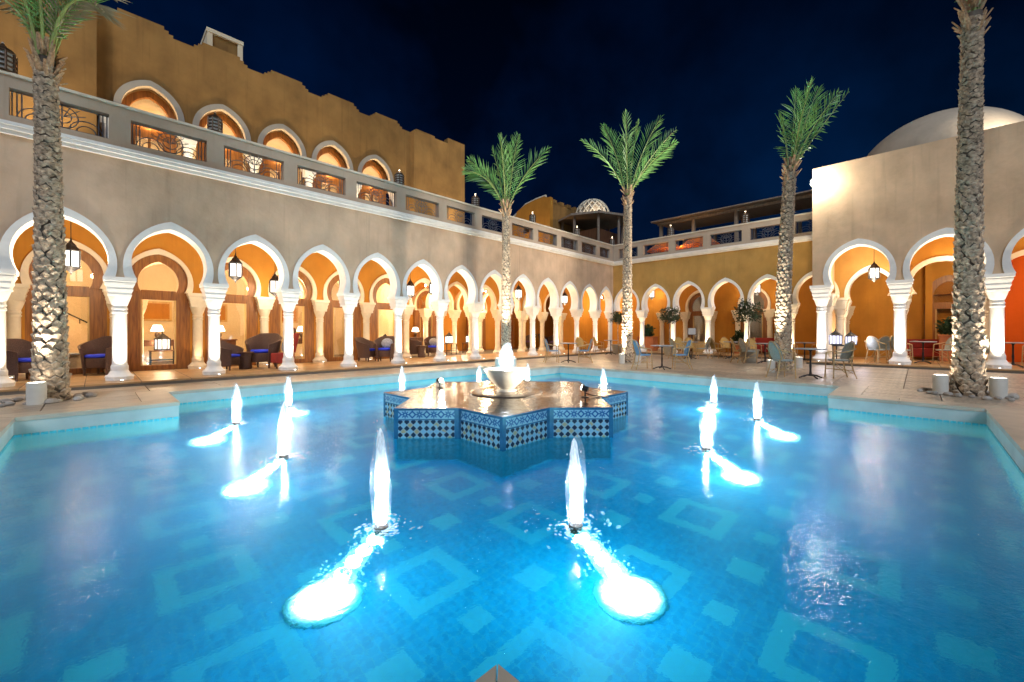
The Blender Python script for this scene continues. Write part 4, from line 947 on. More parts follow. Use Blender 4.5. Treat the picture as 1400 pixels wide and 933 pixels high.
# floodlight on the block corner
fl = thing('floodlight', 'blazing floodlight fixed to the top corner of the plain block', 'floodlight', (BX-.10, BY-.12, 6.55))
MB().bevbox(-.14, -.02, -.14, .14, -.10, .10, .02).build('head', 'white_metal', fl); MB().box(-.02, .12, -.03, .03, -.03, .03).build('bracket', 'black_plastic', fl)
MB().box(-.148, -.141, -.12, .12, -.08, .08).build('lens', 'flood_lens', fl)
lamp('flood_beam', 'SPOT', (-.32, 0, 0), 1900, (1.0, .90, .76), fl, .28, 92, .5, (-.72, .69, -.12)); lamp('flood_spill', 'POINT', (-.26, 0, -.02), 130, (1.0, .97, .85), fl, .25)
# wash on the dome
dl = thing('roof_lamp', 'small roof lamp washing the pale dome', 'uplight', (18.9, -2.4, 7.02)); MB().box(-.12, .12, -.06, .06, 0, .1).build('housing', 'black_plastic', dl); MB().box(-.1, .1, -.05, .05, .1, .106).build('lens', 'uplight_lens', dl)
lamp('dome_beam', 'SPOT', (0, 0, .16), 160, WHITE, dl, .05, 110, .8, (1, .4, .8))
fl2 = thing('roof_lamp', 'roof lamp lighting the ochre gable beyond the corner', 'uplight', (19.9, 19.8, 5.1)); MB().box(-.12, .12, -.06, .06, 0, .1).build('housing', 'black_plastic', fl2); MB().box(-.1, .1, -.05, .05, .1, .106).build('lens', 'uplight_lens', fl2)
lamp('gable_beam', 'SPOT', (0, 0, .2), 260, AMBER, fl2, .05, 110, .8, (1, .1, 1.6))
pl = thing('roof_lamp', 'small lamp lighting the lattice dome', 'uplight', (22.6, 14.9, 8.98)); MB().box(-.1, .1, -.06, .06, 0, .1).build('housing', 'black_plastic', pl); MB().box(-.08, .08, -.05, .05, .1, .106).build('lens', 'uplight_lens', pl)
lamp('lattice_beam', 'POINT', (0, 0, .25), 40, WHITE, pl, .05)

# ------------------------------------------------------------------ lanterns
def hexp(r0, r1, z0, z1, b, n=6): b.lathe([(r0, z0), (r1, z1)], n)
LF = MB()
for i in range(6):
    a = i*math.pi/3; LF.tube([(.155*math.cos(a), .155*math.sin(a), .14), (.155*math.cos(a), .155*math.sin(a), .50)], .017, 4)
LF.lathe([(.165, .49), (.17, .51), (.14, .55), (.10, .60), (.09, .63), (.045, .68), (.02, .72), (.008, .80)], 6); LF.lathe([(.008, -.02), (.02, .02), (.06, .06), (.12, .11), (.165, .14), (.165, .15)], 6)
LF = mm(LF, 'frame', 'iron'); LG = mm(MB().lathe([(.06, .145), (.135, .152), (.142, .32), (.135, .49), (.06, .495)], 6), 'glass', 'lantern_glow')
LC = mm(MB().tube([(0, 0, 0), (0, 0, 1)], .007, 5), 'chain', 'iron')
def hang_lantern(loc, label, zc, e=26, s=1.0, col=(1.0, .80, .55)):
    t = thing('hanging_lantern', label, 'lantern', loc, random.uniform(0, .6), 'hanging lanterns in the arches')
    t.scale = (s, s, s); inst('frame', LF, t); inst('glass', LG, t); inst('chain', LC, t, (0, 0, .79), 0, (1, 1, (zc-loc[2])/s-.79))
    lamp('lantern_light', 'POINT', (0, 0, -.08), e*.46, col, t, .08); lamp('lantern_light', 'POINT', (.26, -.26, .35), e*.42, col, t, .08)
    lamp('lantern_light', 'POINT', (-.2, .3, .35), e*.42, col, t, .08)
for px, Y, zm, lb, e in ((97, 13.35, 2.78, 'hanging lantern in the arch behind the palm with pebbles', 40), (322, 13.35, 2.86, 'hanging lantern over the pair of wicker chairs with the red seat', 34), (376, 14.3, 2.58, 'smaller hanging lantern deep in the gallery before a wooden door', 26),
        (561, 13.6, 2.72, 'hanging lantern in the arch by the two grey-pillow armchairs', 34), (592, 14.0, 2.92, 'hanging lantern before the end of the wooden doors', 30), (709, 13.3, 2.95, 'hanging lantern beside the palm behind the bowl', 34), (772, 13.5, 2.92, 'hanging lantern close to the inner corner of the arcades', 40), (470, 14.0, 2.75, 'hanging lantern in the middle of the door gallery', 26)):
    p = on_plane(px, 'Y', Y); hang_lantern((p.x, p.y, zm-.36), lb, 4.12, e)
p = on_plane(1035, 'X', 21.3); hang_lantern((p.x, p.y, 2.85), 'hanging lantern in an arch of the ochre terrace wing', 4.12, 28)
p = on_plane(905, 'X', 22.0); hang_lantern((p.x, p.y+.6, 3.0), 'hanging lantern above the terracotta planter bay', 4.12, 20)
p = on_plane(1195, 'X', 19.4); hang_lantern((p.x, p.y, 2.95), 'hanging lantern in the first big arch of the plain block', 4.72, 60)
hang_lantern((20.6, -1.2, 3.1), 'hanging lantern in the big arch behind the massive palm', 4.72, 70); hang_lantern((20.8, -3.9, 3.0), 'hanging lantern in front of the orange red wall', 4.72, 120)

TF = MB(); n8 = 10
for i in range(n8):
    a = i*2*math.pi/n8; TF.tube([(.185*math.cos(a), .185*math.sin(a), .03), (.185*math.cos(a), .185*math.sin(a), .33)], .014, 4)
TF.lathe([(.19, 0), (.2, .01), (.2, .035), (.17, .04)], n8); TF.lathe([(.205, .325), (.21, .34), (.16, .375), (.12, .42), (.10, .43), (.06, .47), (.02, .50), (.01, .58)], n8)
TF = mm(TF, 'frame', 'iron'); TG = mm(MB().lathe([(.10, .04), (.172, .045), (.172, .32), (.10, .325)], n8), 'glass', 'lantern_glow'); TGV = mm(MB().lathe([(.10, .04), (.172, .045), (.172, .32), (.10, .325)], n8), 'glass', 'violet_glass')
def table_lantern(loc, label, e=10, s=1.0, violet=False, group='lanterns standing on tables'):
    t = thing('table_lantern', label, 'lantern', loc, .2, group); t.scale = (s, s, s); inst('frame', TF, t); inst('glass', TGV if violet else TG, t)
    lamp('lantern_light', 'POINT', (0, -.33, .22), e, (.85, .82, 1.0) if violet else (1, .82, .58), t, .06); lamp('lantern_light', 'POINT', (0, .33, .22), e, (.85, .82, 1.0) if violet else (1, .82, .58), t, .06)
    return t
def iron_table(loc, rz, w, d, h, label, top='dark_wood', group=None):
    t = thing('side_table', label, 'table', loc, rz, group)
    MB().bevbox(-w/2, w/2, -d/2, d/2, h-.03, h, .005).build('table_top', top, t)
    lg = mm(MB().box(-.014, .014, -.014, .014, 0, h-.03), 'leg', 'iron')
    for sx in (-1, 1):
        for sy in (-1, 1): inst('leg', lg, t, (sx*(w/2-.03), sy*(d/2-.03), 0))
    st = MB(); 
    for sy in (-1, 1): st.box(-w/2+.03, w/2-.03, sy*(d/2-.03)-.01, sy*(d/2-.03)+.01, h*.35, h*.35+.02)
    st.build('stretcher', 'iron', t); return t
PZ = .098
p = ground(222, 500, PZ); iron_table((p.x, p.y, PZ), 0, .62, .42, .48, 'black iron side table in front of a wooden door'); table_lantern((p.x, p.y, PZ+.482), 'table lantern on the iron side table before the wooden door', 12, 1.05)
p = ground(614, 485, PZ); iron_table((p.x, p.y, PZ), 0, .6, .45, .52, 'low wooden chest table nearest the end of the doors', 'door_wood'); table_lantern((p.x, p.y, PZ+.522), 'table lantern on the chest table by the end of the doors', 12)
p = ground(642, 483, PZ); iron_table((p.x, p.y, PZ), 0, .6, .45, .52, 'low table with lantern towards the lobby', 'dark_wood'); table_lantern((p.x, p.y, PZ+.522), 'table lantern on the table towards the lobby', 12)
p = ground(536, 488, PZ); iron_table((p.x, p.y+.5, PZ), 0, .5, .45, .5, 'small table behind the grey-pillow armchairs', 'dark_wood'); table_lantern((p.x, p.y+.5, PZ+.502), 'table lantern behind the armchairs with blue cushions', 12)
p = ground(1152, 495.5, PZ); iron_table((p.x, p.y, PZ), R(-90), .5, .95, .60, 'black iron console between bistro table and arch of the plain block', 'iron')
table_lantern((p.x, p.y+.20, PZ+.602), 'violet-lit table lantern on the iron console, towards the terrace wing', 9, 1.0, True); table_lantern((p.x+.05, p.y-.22, PZ+.602), 'violet-lit table lantern on the iron console, towards the massive palm', 9, .9, True)
# pierced lanterns standing on the balustrades
PL = MB()
for i in range(8):
    a = i*math.pi/4; PL.tube([(.13*math.cos(a), .13*math.sin(a), .02), (.13*math.cos(a), .13*math.sin(a), .30)], .014, 4)
for z in (.02, .09, .16, .23, .30): PL.lathe([(.135, z-.012), (.14, z), (.135, z+.012)], 8)
PL.lathe([(.14, .30), (.10, .35), (.04, .39), (.01, .44)], 8); PL = mm(PL, 'pierced_shell', 'bronze'); PI = mm(MB().lathe([(.115, .01), (.115, .30)], 8), 'liner', 'paper')
def parapet_lantern(x, y, label, s=1.0, lit=0):
    t = thing('balustrade_lantern', label, 'lantern', (x, y, 6.118), .3, 'pierced lanterns standing on the balustrade'); t.scale = (s, s, s); inst('pierced_shell', PL, t); inst('liner', PI, t)
    b_ = MB().ball((0, 0, .44), .016, .016, .016, 8, 5).build('bulb', 'bulb' if lit else 'paper', t)
    if lit: lamp('finial_light', 'POINT', (0, 0, .53), 2.5, WHITE, t, .03)
for px, s, lb, lit in ((4, 1.3, 'pierced metal lantern on the balustrade beside the palm crown', 0), (294, 1.15, 'tall dark pierced lantern in front of a lit pointed arch', 0), (546, 1.15, 'pierced lantern with bright tip before the projecting end of the upper storey', 1), (650, 1.15, 'pierced lantern on the balustrade just past the upper storey', 1), (728, 1.1, 'pierced lantern on the balustrade before the ochre house', 1), (789, 1.1, 'pierced lantern on the balustrade before the domed pavilion', 1), (837, 1.1, 'pierced lantern at the inner corner of the balustrades', 1)):
    p = on_plane(px, 'Y', LY+.1); parapet_lantern(p.x, p.y, lb, s, lit)
for px, lb in ((917, 'pierced lantern under the far end of the pergola'), (1019, 'pierced lantern under the middle of the pergola')):
    p = on_plane(px, 'X', RX+.1); parapet_lantern(p.x, p.y, lb, 1.25, 1)

# ------------------------------------------------------------------ lamps inside rooms
def chandelier(loc, label, e, zc=3.9, col=WARM):
    t = thing('chandelier', label, 'chandelier', loc, 0, 'warm chandeliers inside the rooms')
    c = MB(); c.tube([(0, 0, .1), (0, 0, zc-loc[2])], .01, 5); c.lathe([(.02, -.1), (.06, -.04), (.03, .05), (.015, .12)], 10)
    for i in range(6):
        a = i*math.pi/3; c.tube([(0, 0, 0), (.14*math.cos(a), .14*math.sin(a), -.07), (.25*math.cos(a), .25*math.sin(a), .03)], .009, 5)
    c.build('frame', 'bronze', t); bu = mm(MB().ball((0, 0, 0), .035, .035, .055, 8, 6), 'bulb', 'bulb', True)
    for i in range(6): inst('bulb', bu, t, (.25*math.cos(i*math.pi/3), .25*math.sin(i*math.pi/3), .08))
    lamp('room_light', 'POINT', (0, 0, -.25), e, col, t, .15)
for x, lb in ((-4.5, 'chandelier in the stair room, far bay'), (-1.2, 'chandelier in the stair room behind the first door'), (1.9, 'chandelier behind the door with the table lantern'), (4.9, 'chandelier in the middle room behind the doors'), (7.6, 'chandelier in the last room behind the doors')): chandelier((x, LY+3.6, 3.1), lb, 150)
for x, lb in ((10.6, 'chandelier over the lobby sofa'), (14.0, 'chandelier over the gilded cabinet'), (17.5, 'chandelier at the far lobby end')): chandelier((x, LY+3.55, 3.2), lb, 130, 3.95)
chandelier((21.5, LY+1.3, 3.2), 'chandelier in the corner vestibule where the arcades meet', 95, 4.1)
chandelier((RX+GV+1.4, LY-5.2, 3.0), 'dim chandelier behind the glazed doors of the terrace wing', 14, 4.1, WHITE)
def table_lamp(loc, label):
    t = thing('table_lamp', label, 'table lamp', loc); MB().lathe([(.07, 0), (.08, .02), (.03, .05), (.07, .14), (.06, .22), (.015, .27), (.015, .33)], 12).build('lamp_foot', 'bronze', t, True)
    MB().lathe([(.17, .28), (.10, .48)], 16).build('lamp_shade', 'shade_glow', t, True); lamp('shade_light', 'POINT', (0, -.24, .36), 10, WARM, t, .08)
def console(loc, label, w=1.0, m='dark_wood', h=.8):
    t = thing('console_table', label, 'table', loc); MB().bevbox(-w/2, w/2, -.2, .2, h-.05, h, .01).build('table_top', m, t); MB().box(-w/2+.04, w/2-.04, -.17, .17, h-.2, h-.05).build('apron', m, t)
    lg = mm(MB().lathe([(.02, 0), (.03, .2), (.022, .45), (.03, h-.2)], 8), 'leg', m)
    for sx in (-1, 1):
        for sy in (-1, 1): inst('leg', lg, t, (sx*(w/2-.07), sy*.14, 0))
for px, Y, lb in ((568, 17.4, 'behind the last wooden door'), (412, 17.6, 'behind the middle wooden door'), (300, 18.0, 'behind the door of the paired wicker chairs'), (215, 17.8, 'behind the door with the table lantern')):
    p = on_plane(px, 'Y', Y); console((p.x, p.y, PZ), 'dark console table in the room '+lb); table_lamp((p.x, p.y, PZ+.801), 'shaded lamp on the console '+lb)
    pic = thing('framed_picture', 'framed picture on the room wall '+lb, 'picture', (p.x+.1, LY+RV-.03, 1.9)); MB().box(-.45, .45, -.03, .02, -.35, .35).build('frame', 'gold_wood', pic); MB().box(-.38, .38, -.036, -.031, -.28, .28).build('canvas', 'deep_ochre', pic)
# staircase in the first room
stc = thing('staircase', 'cream staircase with solid balustrade behind the door by the pebble palm', 'staircase', (-3.2, LY+4.2, .096))
for i in range(14): MB().box(i*.27-.4, i*.27-.13+.003, .0, 1.1, 0, 2.55-i*.18).build('step', 'cream', stc)
sb = MB(); sb.prism([(-.4, 2.55), (3.4, .02), (3.4, .95), (-.4, 3.5)], -.12, -.003); sb.build('balustrade', 'cream', stc)
sr = MB(); sr.tube([(-.4, -.06, 3.62), (3.4, -.06, 1.08)], .02, 6)
for i in range(10): sr.tube([(-.3+i*.4, -.06, 3.3-i*.267), (-.3+i*.4, -.06, 3.55-i*.267)], .012, 4)
sr.build('handrail', 'iron', stc)

# ------------------------------------------------------------------ wicker armchairs
def make_wicker(seed=0):
    """tub armchair: drum seat, curved back that sweeps down into arms, four feet"""
    n = 26; body = MB(); vs = []; fs = []
    for j in range(n+1):
        a = R(-140)+R(280)*j/n; f = abs(a)/R(140)           # a=0 is the back (-x)
        ht = .86-.27*(max(0, f-.22)/.78)**.75; flare = .06*(1-f)
        for k_, (z, rr) in enumerate(((.13, .315), (.40, .335), (ht-.03, .365+flare), (ht, .375+flare), (ht+.004, .335+flare), (ht-.04, .325+flare), (.40, .295), (.13, .28))):
            vs.append((-math.cos(a)*rr*1.02, math.sin(a)*rr, z))
    q = 8
    for j in range(n):
        for k_ in range(q): fs.append((j*q+k_, (j+1)*q+k_, (j+1)*q+(k_+1) % q, j*q+(k_+1) % q))
    fs += [tuple(range(q))[::-1], tuple(n*q+i for i in range(q))]
    body.add(vs, fs)
    seat = MB(); seat.lathe([(.27, .16), (.285, .18), (.285, .37), (.27, .38)], 24)
    cush = MB(); cush.lathe([(.24, .381), (.272, .40), (.275, .43), (.25, .455), (.10, .462)], 24, (.02, 0))
    leg = MB(); leg.lathe([(.020, 0), (.026, .15)], 8)
    return mm(body, 'wicker_shell', 'wicker', True), mm(seat, 'seat', 'wicker', True), mm(cush, 'cushion', 'cushion_blue', True), mm(leg, 'leg', 'wicker')
WK = make_wicker(); pil = MB(); pil.ball((0, 0, 0), .20, .055, .18, 14, 8); PIL = mm(pil, 'pillow', 'cushion_grey', True)
pil = MB(); pil.lathe([(.24, .381), (.272, .40), (.275, .43), (.25, .455), (.10, .462)], 24, (.02, 0)); CUP = mm(pil, 'cushion', 'cushion_purple', True)
def armchair(loc, rz, label, pillow=False, purple=False, s=1.0):
    t = thing('wicker_armchair', label, 'armchair', loc, rz, 'wicker armchairs in the gallery'); t.scale = (s, s, s)
    inst('wicker_shell', WK[0], t); inst('seat', WK[1], t); inst('cushion', CUP if purple else WK[2], t)
    for x, y in ((.2, .2), (.2, -.2), (-.2, .2), (-.2, -.2)): inst('leg', WK[3], t, (x, y, 0))
    if pillow:
        o = inst('pillow', PIL, t, (-.19, .02, .62)); o.rotation_euler = (R(0), R(0), R(90)); o.rotation_euler = (R(-20), 0, R(90))
def gp(px, py, z=PZ): return ground(px, py, z)
A_R = math.atan2(RGT.y, RGT.x)         # facing the picture's right
def chair_at(px, py, ang, lb, **k_): p = gp(px, py); armchair((p.x, p.y, PZ), ang, lb, **k_)
chair_at(30, 520, R(-55), 'dark wicker armchair behind the palm with pebbles, facing the round pot table', s=1.05)
chair_at(140, 512, R(238), 'dark wicker armchair with blue cushion beside the first big column', s=1.1)
chair_at(312, 506, R(-48), 'small dark wicker armchair with blue cushion, back to a column', s=.95)
chair_at(360, 503, R(236), 'high dark wicker armchair with blue cushion beside the red seat', s=1.18)
chair_at(502, 494, R(-62), 'wicker armchair with blue cushion turned to its grey-pillow partner')
chair_at(527, 494, R(232), 'wicker armchair with blue cushion and leaning grey pillow beside its plain partner', pillow=True, s=1.05)
chair_at(566, 488, R(-40), 'wicker armchair with its back to a column, beyond the grey-pillow pair', s=1.05)
chair_at(592, 487, R(235), 'wicker armchair with grey pillow next to the chest table lantern', pillow=True, s=1.0)
chair_at(668, 477, R(-80), 'broad purple-cushioned wicker armchair beside the slender palm', purple=True, s=1.25)
chair_at(724, 477, R(185), 'dark wicker armchair in front of the gilded cabinet', purple=True, s=1.1)
chair_at(745, 476, R(-60), 'dark purple wicker armchair right of the gilded cabinet column', purple=True, s=1.1)
chair_at(758, 477, R(200), 'dark purple wicker armchair farthest into the arcade corner', purple=True, s=1.05)
chair_at(778, 475, R(-30), 'dark wicker armchair behind the first blue bistro set', purple=True, s=1.0)
# red carved seat with grey cushion
p = gp(384, 503); rc = thing('carved_chair', 'red carved seat with knob finial and grey patterned cushion behind a column', 'chair', (p.x, p.y, PZ), R(190))
MB().bevbox(-.26, .26, -.27, .27, .16, .44, .02).build('seat', 'red_cloth', rc); bk = MB(); bk.prism([(-.30, .44), (-.20, .44), (-.34, 1.02), (-.42, 1.02)], -.25, .25); bk.build('backrest', 'red_cloth', rc)
MB().lathe([(.03, 1.0), (.06, 1.06), (.065, 1.11), (.04, 1.16), (.01, 1.18)], 10, (-.38, 0)).build('finial', 'dark_wood', rc, True)
o = inst('cushion', PIL, rc, (-.16, 0, .68), 0, (1.1, 1.6, 1.3)); o.rotation_euler = (R(-18), 0, R(90))
for x in (-.22, .22):
    for y in (-.22, .22): MB().lathe([(.022, 0), (.028, .16)], 8, (x, y)).build('leg', 'dark_wood', rc)
p = gp(97, 511); pt = thing('pot_table', 'round stone drum table with cloth and stacked stones beside the wicker armchair', 'table', (p.x, p.y, PZ))
MB().lathe([(.17, 0), (.23, .06), (.25, .25), (.22, .42), (.19, .48)], 20).build('drum', 'pot_stone', pt, True); MB().lathe([(.30, .48), (.31, .50), (.30, .52)], 20).build('table_top', 'table_grey', pt)
for px, py, lb in ((338, 505, 'small round wicker side table between the paired armchairs'), (579, 489, 'small wooden drum table between armchair and grey pillow chair')):
    p = gp(px, py); q = thing('drum_table', lb, 'table', (p.x, p.y+.15, PZ)); MB().lathe([(.14, 0), (.16, .04), (.13, .25), (.16, .46)], 16).build('drum', 'wicker', q, True); MB().lathe([(.21, .46), (.22, .475), (.21, .49)], 20).build('table_top', 'dark_wood', q)
# gilded cabinet
p = gp(713, 476); gc = thing('gilded_cabinet', 'tall gilded cabinet with arched lattice doors and carved crest', 'cabinet', (p.x+.2, p.y+1.0, PZ))
MB().box(-.48, .48, .12, .42, .08, 1.40).build('carcass', 'gold_wood', gc); MB().bevbox(-.52, .52, .06, .46, 0, .09, .01).build('plinth', 'gold_wood', gc)
cr_ = MB(); cr_.prism([(-.52, 1.40), (.52, 1.40), (.52, 1.48), (.40, 1.52), (.30, 1.66), (.12, 1.72), (0, 1.86), (-.12, 1.72), (-.30, 1.66), (-.40, 1.52), (-.52, 1.48)], .1, .4); cr_.build('crest', 'gold_wood', gc)
for s_ in (-1, 1):
    d_ = MB(); d_.box(s_*.25-.22, s_*.25-.18, .08, .118, .12, 1.36); d_.box(s_*.25+.18, s_*.25+.22, .08, .118, .12, 1.36); d_.box(s_*.25-.18, s_*.25+.18, .08, .118, .12, .18); d_.box(s_*.25-.18, s_*.25+.18, .08, .118, 1.3, 1.36)
    cv = curve(.17, .34, .06); band(d_, [(x*1.05, z*1.05) for x, z in cv], [(x*.85, z*.9) for x, z in cv], .085, .117, s_*.25, .92); d_.build('door', 'gold_wood', gc)
    MB().box(s_*.25-.175, s_*.25+.175, .1, .11, .185, 1.295).build('door_panel', 'cream', gc)

# ------------------------------------------------------------------ bistro chairs and tables
def bistro_meshes(weave, frame):
    seat = MB(); seat.lathe([(.20, .425), (.215, .43), (.222, .445), (.215, .462), (.12, .468)], 20, (0, 0))
    back = MB(); n = 14; vs = []; fs = []
    rows = 7
    for j in range(rows+1):
        t = j/rows; z = .47+.42*t; w = .205*math.sqrt(max(.04, 1-max(0, (t-.45)/.62)**2)); w = w*(.86+.14*min(1, t*3)); lean = -.20-.11*t
        for i in range(n+1):
            s = -1+2*i/n; vs.append((lean+.075*s*s*(1-.3*t), s*w, z))
    for j in range(rows):
        for i in range(n): fs.append((j*(n+1)+i, j*(n+1)+i+1, (j+1)*(n+1)+i+1, (j+1)*(n+1)+i))
    o = len(vs); back.add(vs+[(x-.018, y, z) for x, y, z in vs], fs+[tuple(i+o for i in f[::-1]) for f in fs])
    hoop = MB(); hp = []
    for i in range(25):
        a = math.pi*i/24; s = math.cos(a); t = math.sin(a)
        hp.append((-.22-.095*t**1.2+.06*s*s*.6, s*.215*(.92+.08*t), .46+.455*t))
    hoop.tube(hp, .016, 6)
    leg = {}
    fl_ = MB(); fl_.tube([(.19, .17, .62), (.195, .175, .44), (.21, .185, 0)], .015, 6); fr_ = MB(); fr_.tube([(.19, -.17, .62), (.195, -.175, .44), (.21, -.185, 0)], .015, 6)
    bl = MB(); bl.tube([(-.19, .15, .46), (-.24, .17, .2), (-.31, .185, 0)], .016, 6); br = MB(); br.tube([(-.19, -.15, .46), (-.24, -.17, .2), (-.31, -.185, 0)], .016, 6)
    arm = []
    for s in (1, -1):
        a_ = MB(); a_.tube([(-.285, s*.19, .74), (-.20, s*.225, .70), (-.02, s*.235, .655), (.13, s*.215, .635), (.19, s*.17, .62)], .015, 6); arm.append(mm(a_, 'armrest', frame))
    stt = MB()
    for s in (1, -1): stt.tube([(.2, s*.178, .22), (-.24, s*.17, .2)], .009, 5); stt.tube([(.195, s*.175, .40), (-.06, s*.1, .25), (-.24, s*.17, .12)], .008, 5)
    stt.tube([(-.02, .172, .21), (-.02, -.172, .21)], .009, 5)
    return dict(seat=mm(seat, 'seat', weave, True), backrest=mm(back, 'backrest', weave, True), back_hoop=mm(hoop, 'back_hoop', frame), legs=[mm(x, 'leg', frame) for x in (fl_, fr_, bl, br)], arms=arm, stretcher=mm(stt, 'stretcher', frame))
BM = {'blue': bistro_meshes('weave_blue', 'pole_rattan'), 'grey': bistro_meshes('weave_grey', 'pole_rattan'), 'gold': bistro_meshes('weave_gold', 'rattan')}
def bistro(loc, rz, kind, label, s=1.0, group='rattan bistro chairs'):
    t = thing('bistro_chair', label, 'chair', loc, rz, group); M_ = BM[kind]; t.scale = (s, s, s)
    for k_ in ('seat', 'backrest', 'back_hoop', 'stretcher'): inst(k_, M_[k_], t)
    for me in M_['legs']: inst('leg', me, t)
    for me in M_['arms']: inst('armrest', me, t)
    return t
def btable(loc, label, r=.34, h=.74):
    t = thing('bistro_table', label, 'table', loc, .3, 'round pedestal tables')
    MB().lathe([(r-.01, h-.028), (r, h-.022), (r, h-.006), (r-.01, h)], 28).build('table_top', 'table_grey', t)
    MB().lathe([(.05, .05), (.03, .10), (.022, .2), (.028, .32), (.02, .4), (.022, .66), (.05, h-.04), (.10, h-.029)], 14).build('pedestal', 'iron', t, True)
    f = MB()
    for i in range(4):
        a = i*math.pi/2+.4; f.tube([(.02*math.cos(a), .02*math.sin(a), .08), (.14*math.cos(a), .14*math.sin(a), .06), (.24*math.cos(a), .24*math.sin(a), .02), (.28*math.cos(a), .28*math.sin(a), .012)], .018, 6)
    f.build('foot', 'iron', t); return t
def setting(px, py, kind, where, dist=.74, extra=(), z=0.0, dep=(0, 0)):
    p = ground(px, py, z); btable((p.x, p.y, z+.002), 'round pedestal table '+where)
    bistro((p.x-RGT.x*dist-FWD.x*dep[0], p.y-RGT.y*dist-FWD.y*dep[0], z+.002), A_R+.12, kind, kind+' rattan chair, gallery side of table '+where)
    bistro((p.x+RGT.x*dist+FWD.x*dep[1], p.y+RGT.y*dist+FWD.y*dep[1], z+.002), A_R+math.pi-.15, kind, kind+' rattan chair, block side of table '+where)
    for (rx, fz, ang, k2, lb) in extra:
        bistro((p.x+RGT.x*rx+FWD.x*fz, p.y+RGT.y*rx+FWD.y*fz, z+.002), A_R+R(ang), k2, lb)
setting(1108, 517, 'grey', 'nearest the stepped pool corner', .70)
setting(905, 505, 'blue', 'between the two cafe palms', .58)
setting(777, 496, 'blue', 'closest to the wicker gallery', .60)
setting(943, 491, 'grey', 'with the dark pole beside the menu stand', .55, ((-.1, .75, -90, 'gold', 'gold rattan chair behind the dark-poled table'), (.35, .8, -95, 'gold', 'second gold rattan chair behind the dark-poled table')))
setting(1046, 497, 'grey', 'behind the cream lamp under the clipped olive', .62, ((.1, .9, -90, 'gold', 'gold rattan chair beyond the clipped olive table'), (-.75, .35, -30, 'gold', 'gold rattan chair beside the stone tub of the olive')))
setting(835, 485, 'gold', 'in the far terrace corner behind the palm', .6)
setting(1000, 491, 'gold', 'in front of the glazed terrace door', .65, ((.2, .8, -90, 'gold', 'gold rattan chair against the glazed terrace door'),))
setting(1100, 494, 'gold', 'tucked behind the console lanterns', .6, ((-.3, .7, -80, 'gold', 'gold rattan chair behind the near palm trunk'),))
p = ground(795, 487); bistro((p.x, p.y, .002), A_R-R(70), 'gold', 'gold rattan chair behind the first blue set'); 
setting(1262, 497, 'grey', 'under the second big arch of the plain block', .72, ((-.85, .55, 60, 'grey', 'grey rattan chair turned out beside the big arch column'), (-1.35, .25, 20, 'grey', 'grey rattan chair with its back to the console'), (.0, .85, -90, 'gold', 'gold rattan chair behind the table in the block')), PZ)
setting(1385, 502, 'grey', 'under the big arch beyond the massive palm', .7, ((-.2, .8, -90, 'gold', 'gold rattan chair before the orange red wall'),), PZ)

# ------------------------------------------------------------------ plants in pots, planters, menu stand
def leaf_cloud(c, r, n, seed, ls=.05, flat=.8):
    rg = random.Random(seed); b = MB(); cl = [(Vector((rg.gauss(0, 1), rg.gauss(0, 1), rg.gauss(0, 1)*flat)).normalized()*r*rg.uniform(.35, .95)) for _ in range(26)]
    for i in range(n):
        q = rg.choice(cl)+Vector((rg.gauss(0, r*.20), rg.gauss(0, r*.20), rg.gauss(0, r*.17))); p = Vector(c)+q
        d = Vector((rg.gauss(0, 1), rg.gauss(0, 1), rg.gauss(.2, .8))).normalized(); s = d.cross(Vector((rg.random(), rg.random(), 1))).normalized(); l = ls*rg.uniform(.7, 1.4); w = l*.28
        b.add([p, p+d*l*.5+s*w, p+d*l, p+d*l*.5-s*w], [(0, 1, 2, 3)])
    return b
def topiary(px, py, label, h, r, seed):
    p = ground(px, py); t = thing('olive_tree', label, 'tree', (p.x, p.y, .002), 0, 'clipped olives in stone tubs')
    MB().lathe([(.22, 0), (.26, .05), (.33, .42), (.36, .46), (.36, .50), (.31, .50), (.30, .45), (.02, .44)], 24).build('tub', 'pot_stone', t, True)
    tr = MB(); tr.tube([(0, 0, .44), (.02, .01, .8), (-.01, .02, h*.6), (.01, 0, h-r*.5)], .032, 7, 0, .018)
    for i in range(6): a = i*1.05; tr.tube([(.0, 0, h-r*.9), (r*.5*math.cos(a), r*.5*math.sin(a), h+.02*i)], .012, 5, 0, .005)
    tr.build('trunk', 'bark', t); leaf_cloud((0, 0, h), r, 1500, seed, .075).build('crown', 'olive_leaf', t)
topiary(1024, 496, 'round clipped olive in a stone tub before the ochre gallery', 1.92, .47, 3)
topiary(916, 487, 'looser olive with hanging twigs in front of a terrace column', 1.95, .46, 4)
topiary(845, 484, 'olive half hidden behind the palm in the arcade corner', 1.9, .42, 8)
def planter(px, py, X, label, m='terracotta', w=.7, h=.62, plant=True, seed=1):
    p = on_plane(px, 'X', X); t = thing('planter', label, 'planter', (p.x, p.y, PZ)); MB().bevbox(-.28, .28, -w/2, w/2, 0, h, .02).build('box', m, t); MB().bevbox(-.31, .31, -w/2-.03, w/2+.03, h, h+.05, .01).build('rim', m, t)
    if plant: leaf_cloud((0, 0, h+.32), .32, 500, seed, .16).build('leaves', 'dark_leaf', t)
planter(885, 480, 21.9, 'terracotta planter box with dark leaves in the terrace gallery', seed=2, w=1.0, h=.75); planter(958, 480, 22.0, 'low wooden planter box beside the menu stand', 'gold_wood', .6, .5, False)
planter(1012, 480, 22.1, 'dark potted shrub beside the glazed terrace door', 'terracotta', .5, .4, True, 5); planter(1300, 480, 21.4, 'dark leafy plant in a box behind the massive palm', 'terracotta', .6, .9, True, 6)
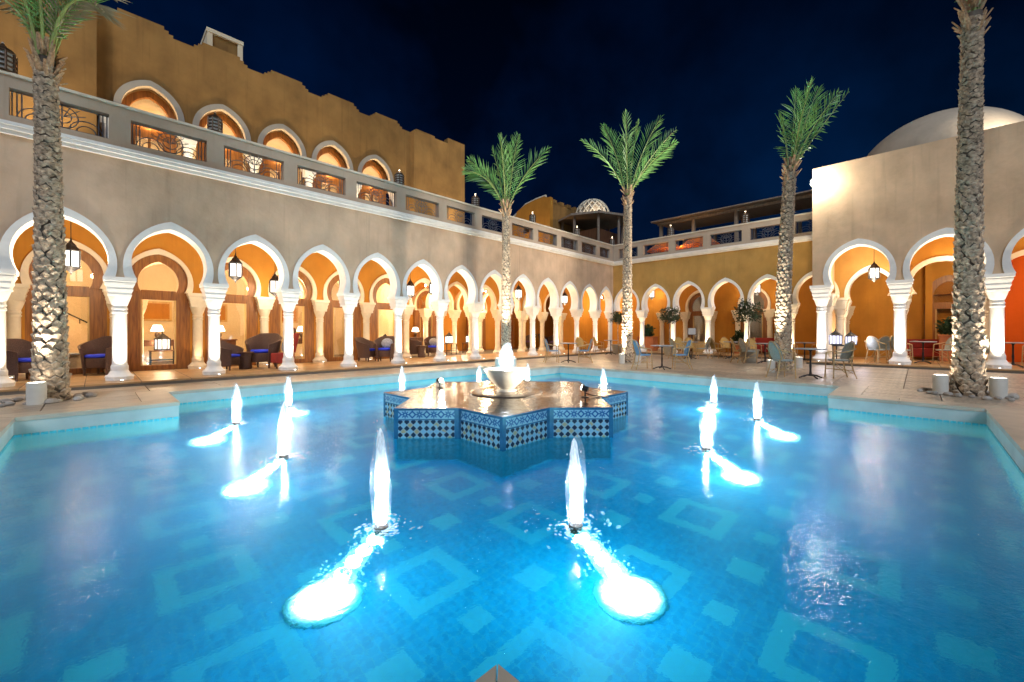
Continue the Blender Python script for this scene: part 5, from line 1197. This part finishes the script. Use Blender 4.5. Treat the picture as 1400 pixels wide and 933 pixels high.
for px, X, lb in ((1040, 22.0, 'red upholstered bench against the ochre gallery wall'), (1262, 21.8, 'red cabinet bench behind the block tables')):
    p = on_plane(px, 'X', X); t = thing('red_bench', lb, 'bench', (p.x, p.y, PZ)); MB().bevbox(-.3, .3, -.5, .5, .12, .44, .03).build('seat', 'red_cloth', t); MB().bevbox(.18, .32, -.5, .5, .442, .78, .03).build('backrest', 'red_cloth', t)
    for x in (-.25, .25):
        for y in (-.42, .42): MB().lathe([(.025, 0), (.03, .12)], 8, (x, y)).build('leg', 'dark_wood', t)
p = ground(946, 488); ms = thing('menu_stand', 'slim menu stand with tilted white card by a terrace column', 'stand', (p.x, p.y, .002), R(200))
MB().lathe([(.16, 0), (.16, .015), (.02, .02), (.016, 1.05)], 14).build('post', 'iron', ms); bd = MB(); bd.prism([(-.02, 1.02), (.04, 1.02), (-.12, 1.34), (-.16, 1.34)], -.19, .19); bd.build('board', 'dark_wood', ms)
bd = MB(); bd.add([(.045, -.16, 1.04), (.045, .16, 1.04), (-.105, .16, 1.33), (-.105, -.16, 1.33)], [(0, 1, 2, 3)]); bd.build('card', 'paper', ms)
# folded orange parasols on the upper terrace
for y, lb in ((10.2, 'orange sloping parasol seen through the balustrade, towards the corner'), (8.3, 'orange sloping parasol seen through the balustrade beside the pergola post')):
    t = thing('parasol', lb, 'parasol', (22.0, y, 5.062), .4); MB().lathe([(.02, 0), (.02, 1.5)], 8).build('pole', 'pergola_wood', t); MB().lathe([(1.0, .65), (.5, 1.05), (.03, 1.45)], 8).build('canopy', 'orange_cloth', t); MB().lathe([(.2, 0), (.2, .05)], 14).build('base', 'pot_stone', t)
lamp_t = thing('terrace_lamp', 'small terrace lamp under the orange parasols', 'lamp', (21.4, 9.3, 5.062)); MB().lathe([(.06, 0), (.06, .3)], 10).build('post', 'bronze', lamp_t); MB().ball((0, 0, .36), .06, .06, .06, 10, 6).build('globe', 'shade_glow', lamp_t, True); lamp('terrace_glow', 'POINT', (0, 0, .5), 40, AMBER, lamp_t, .06)
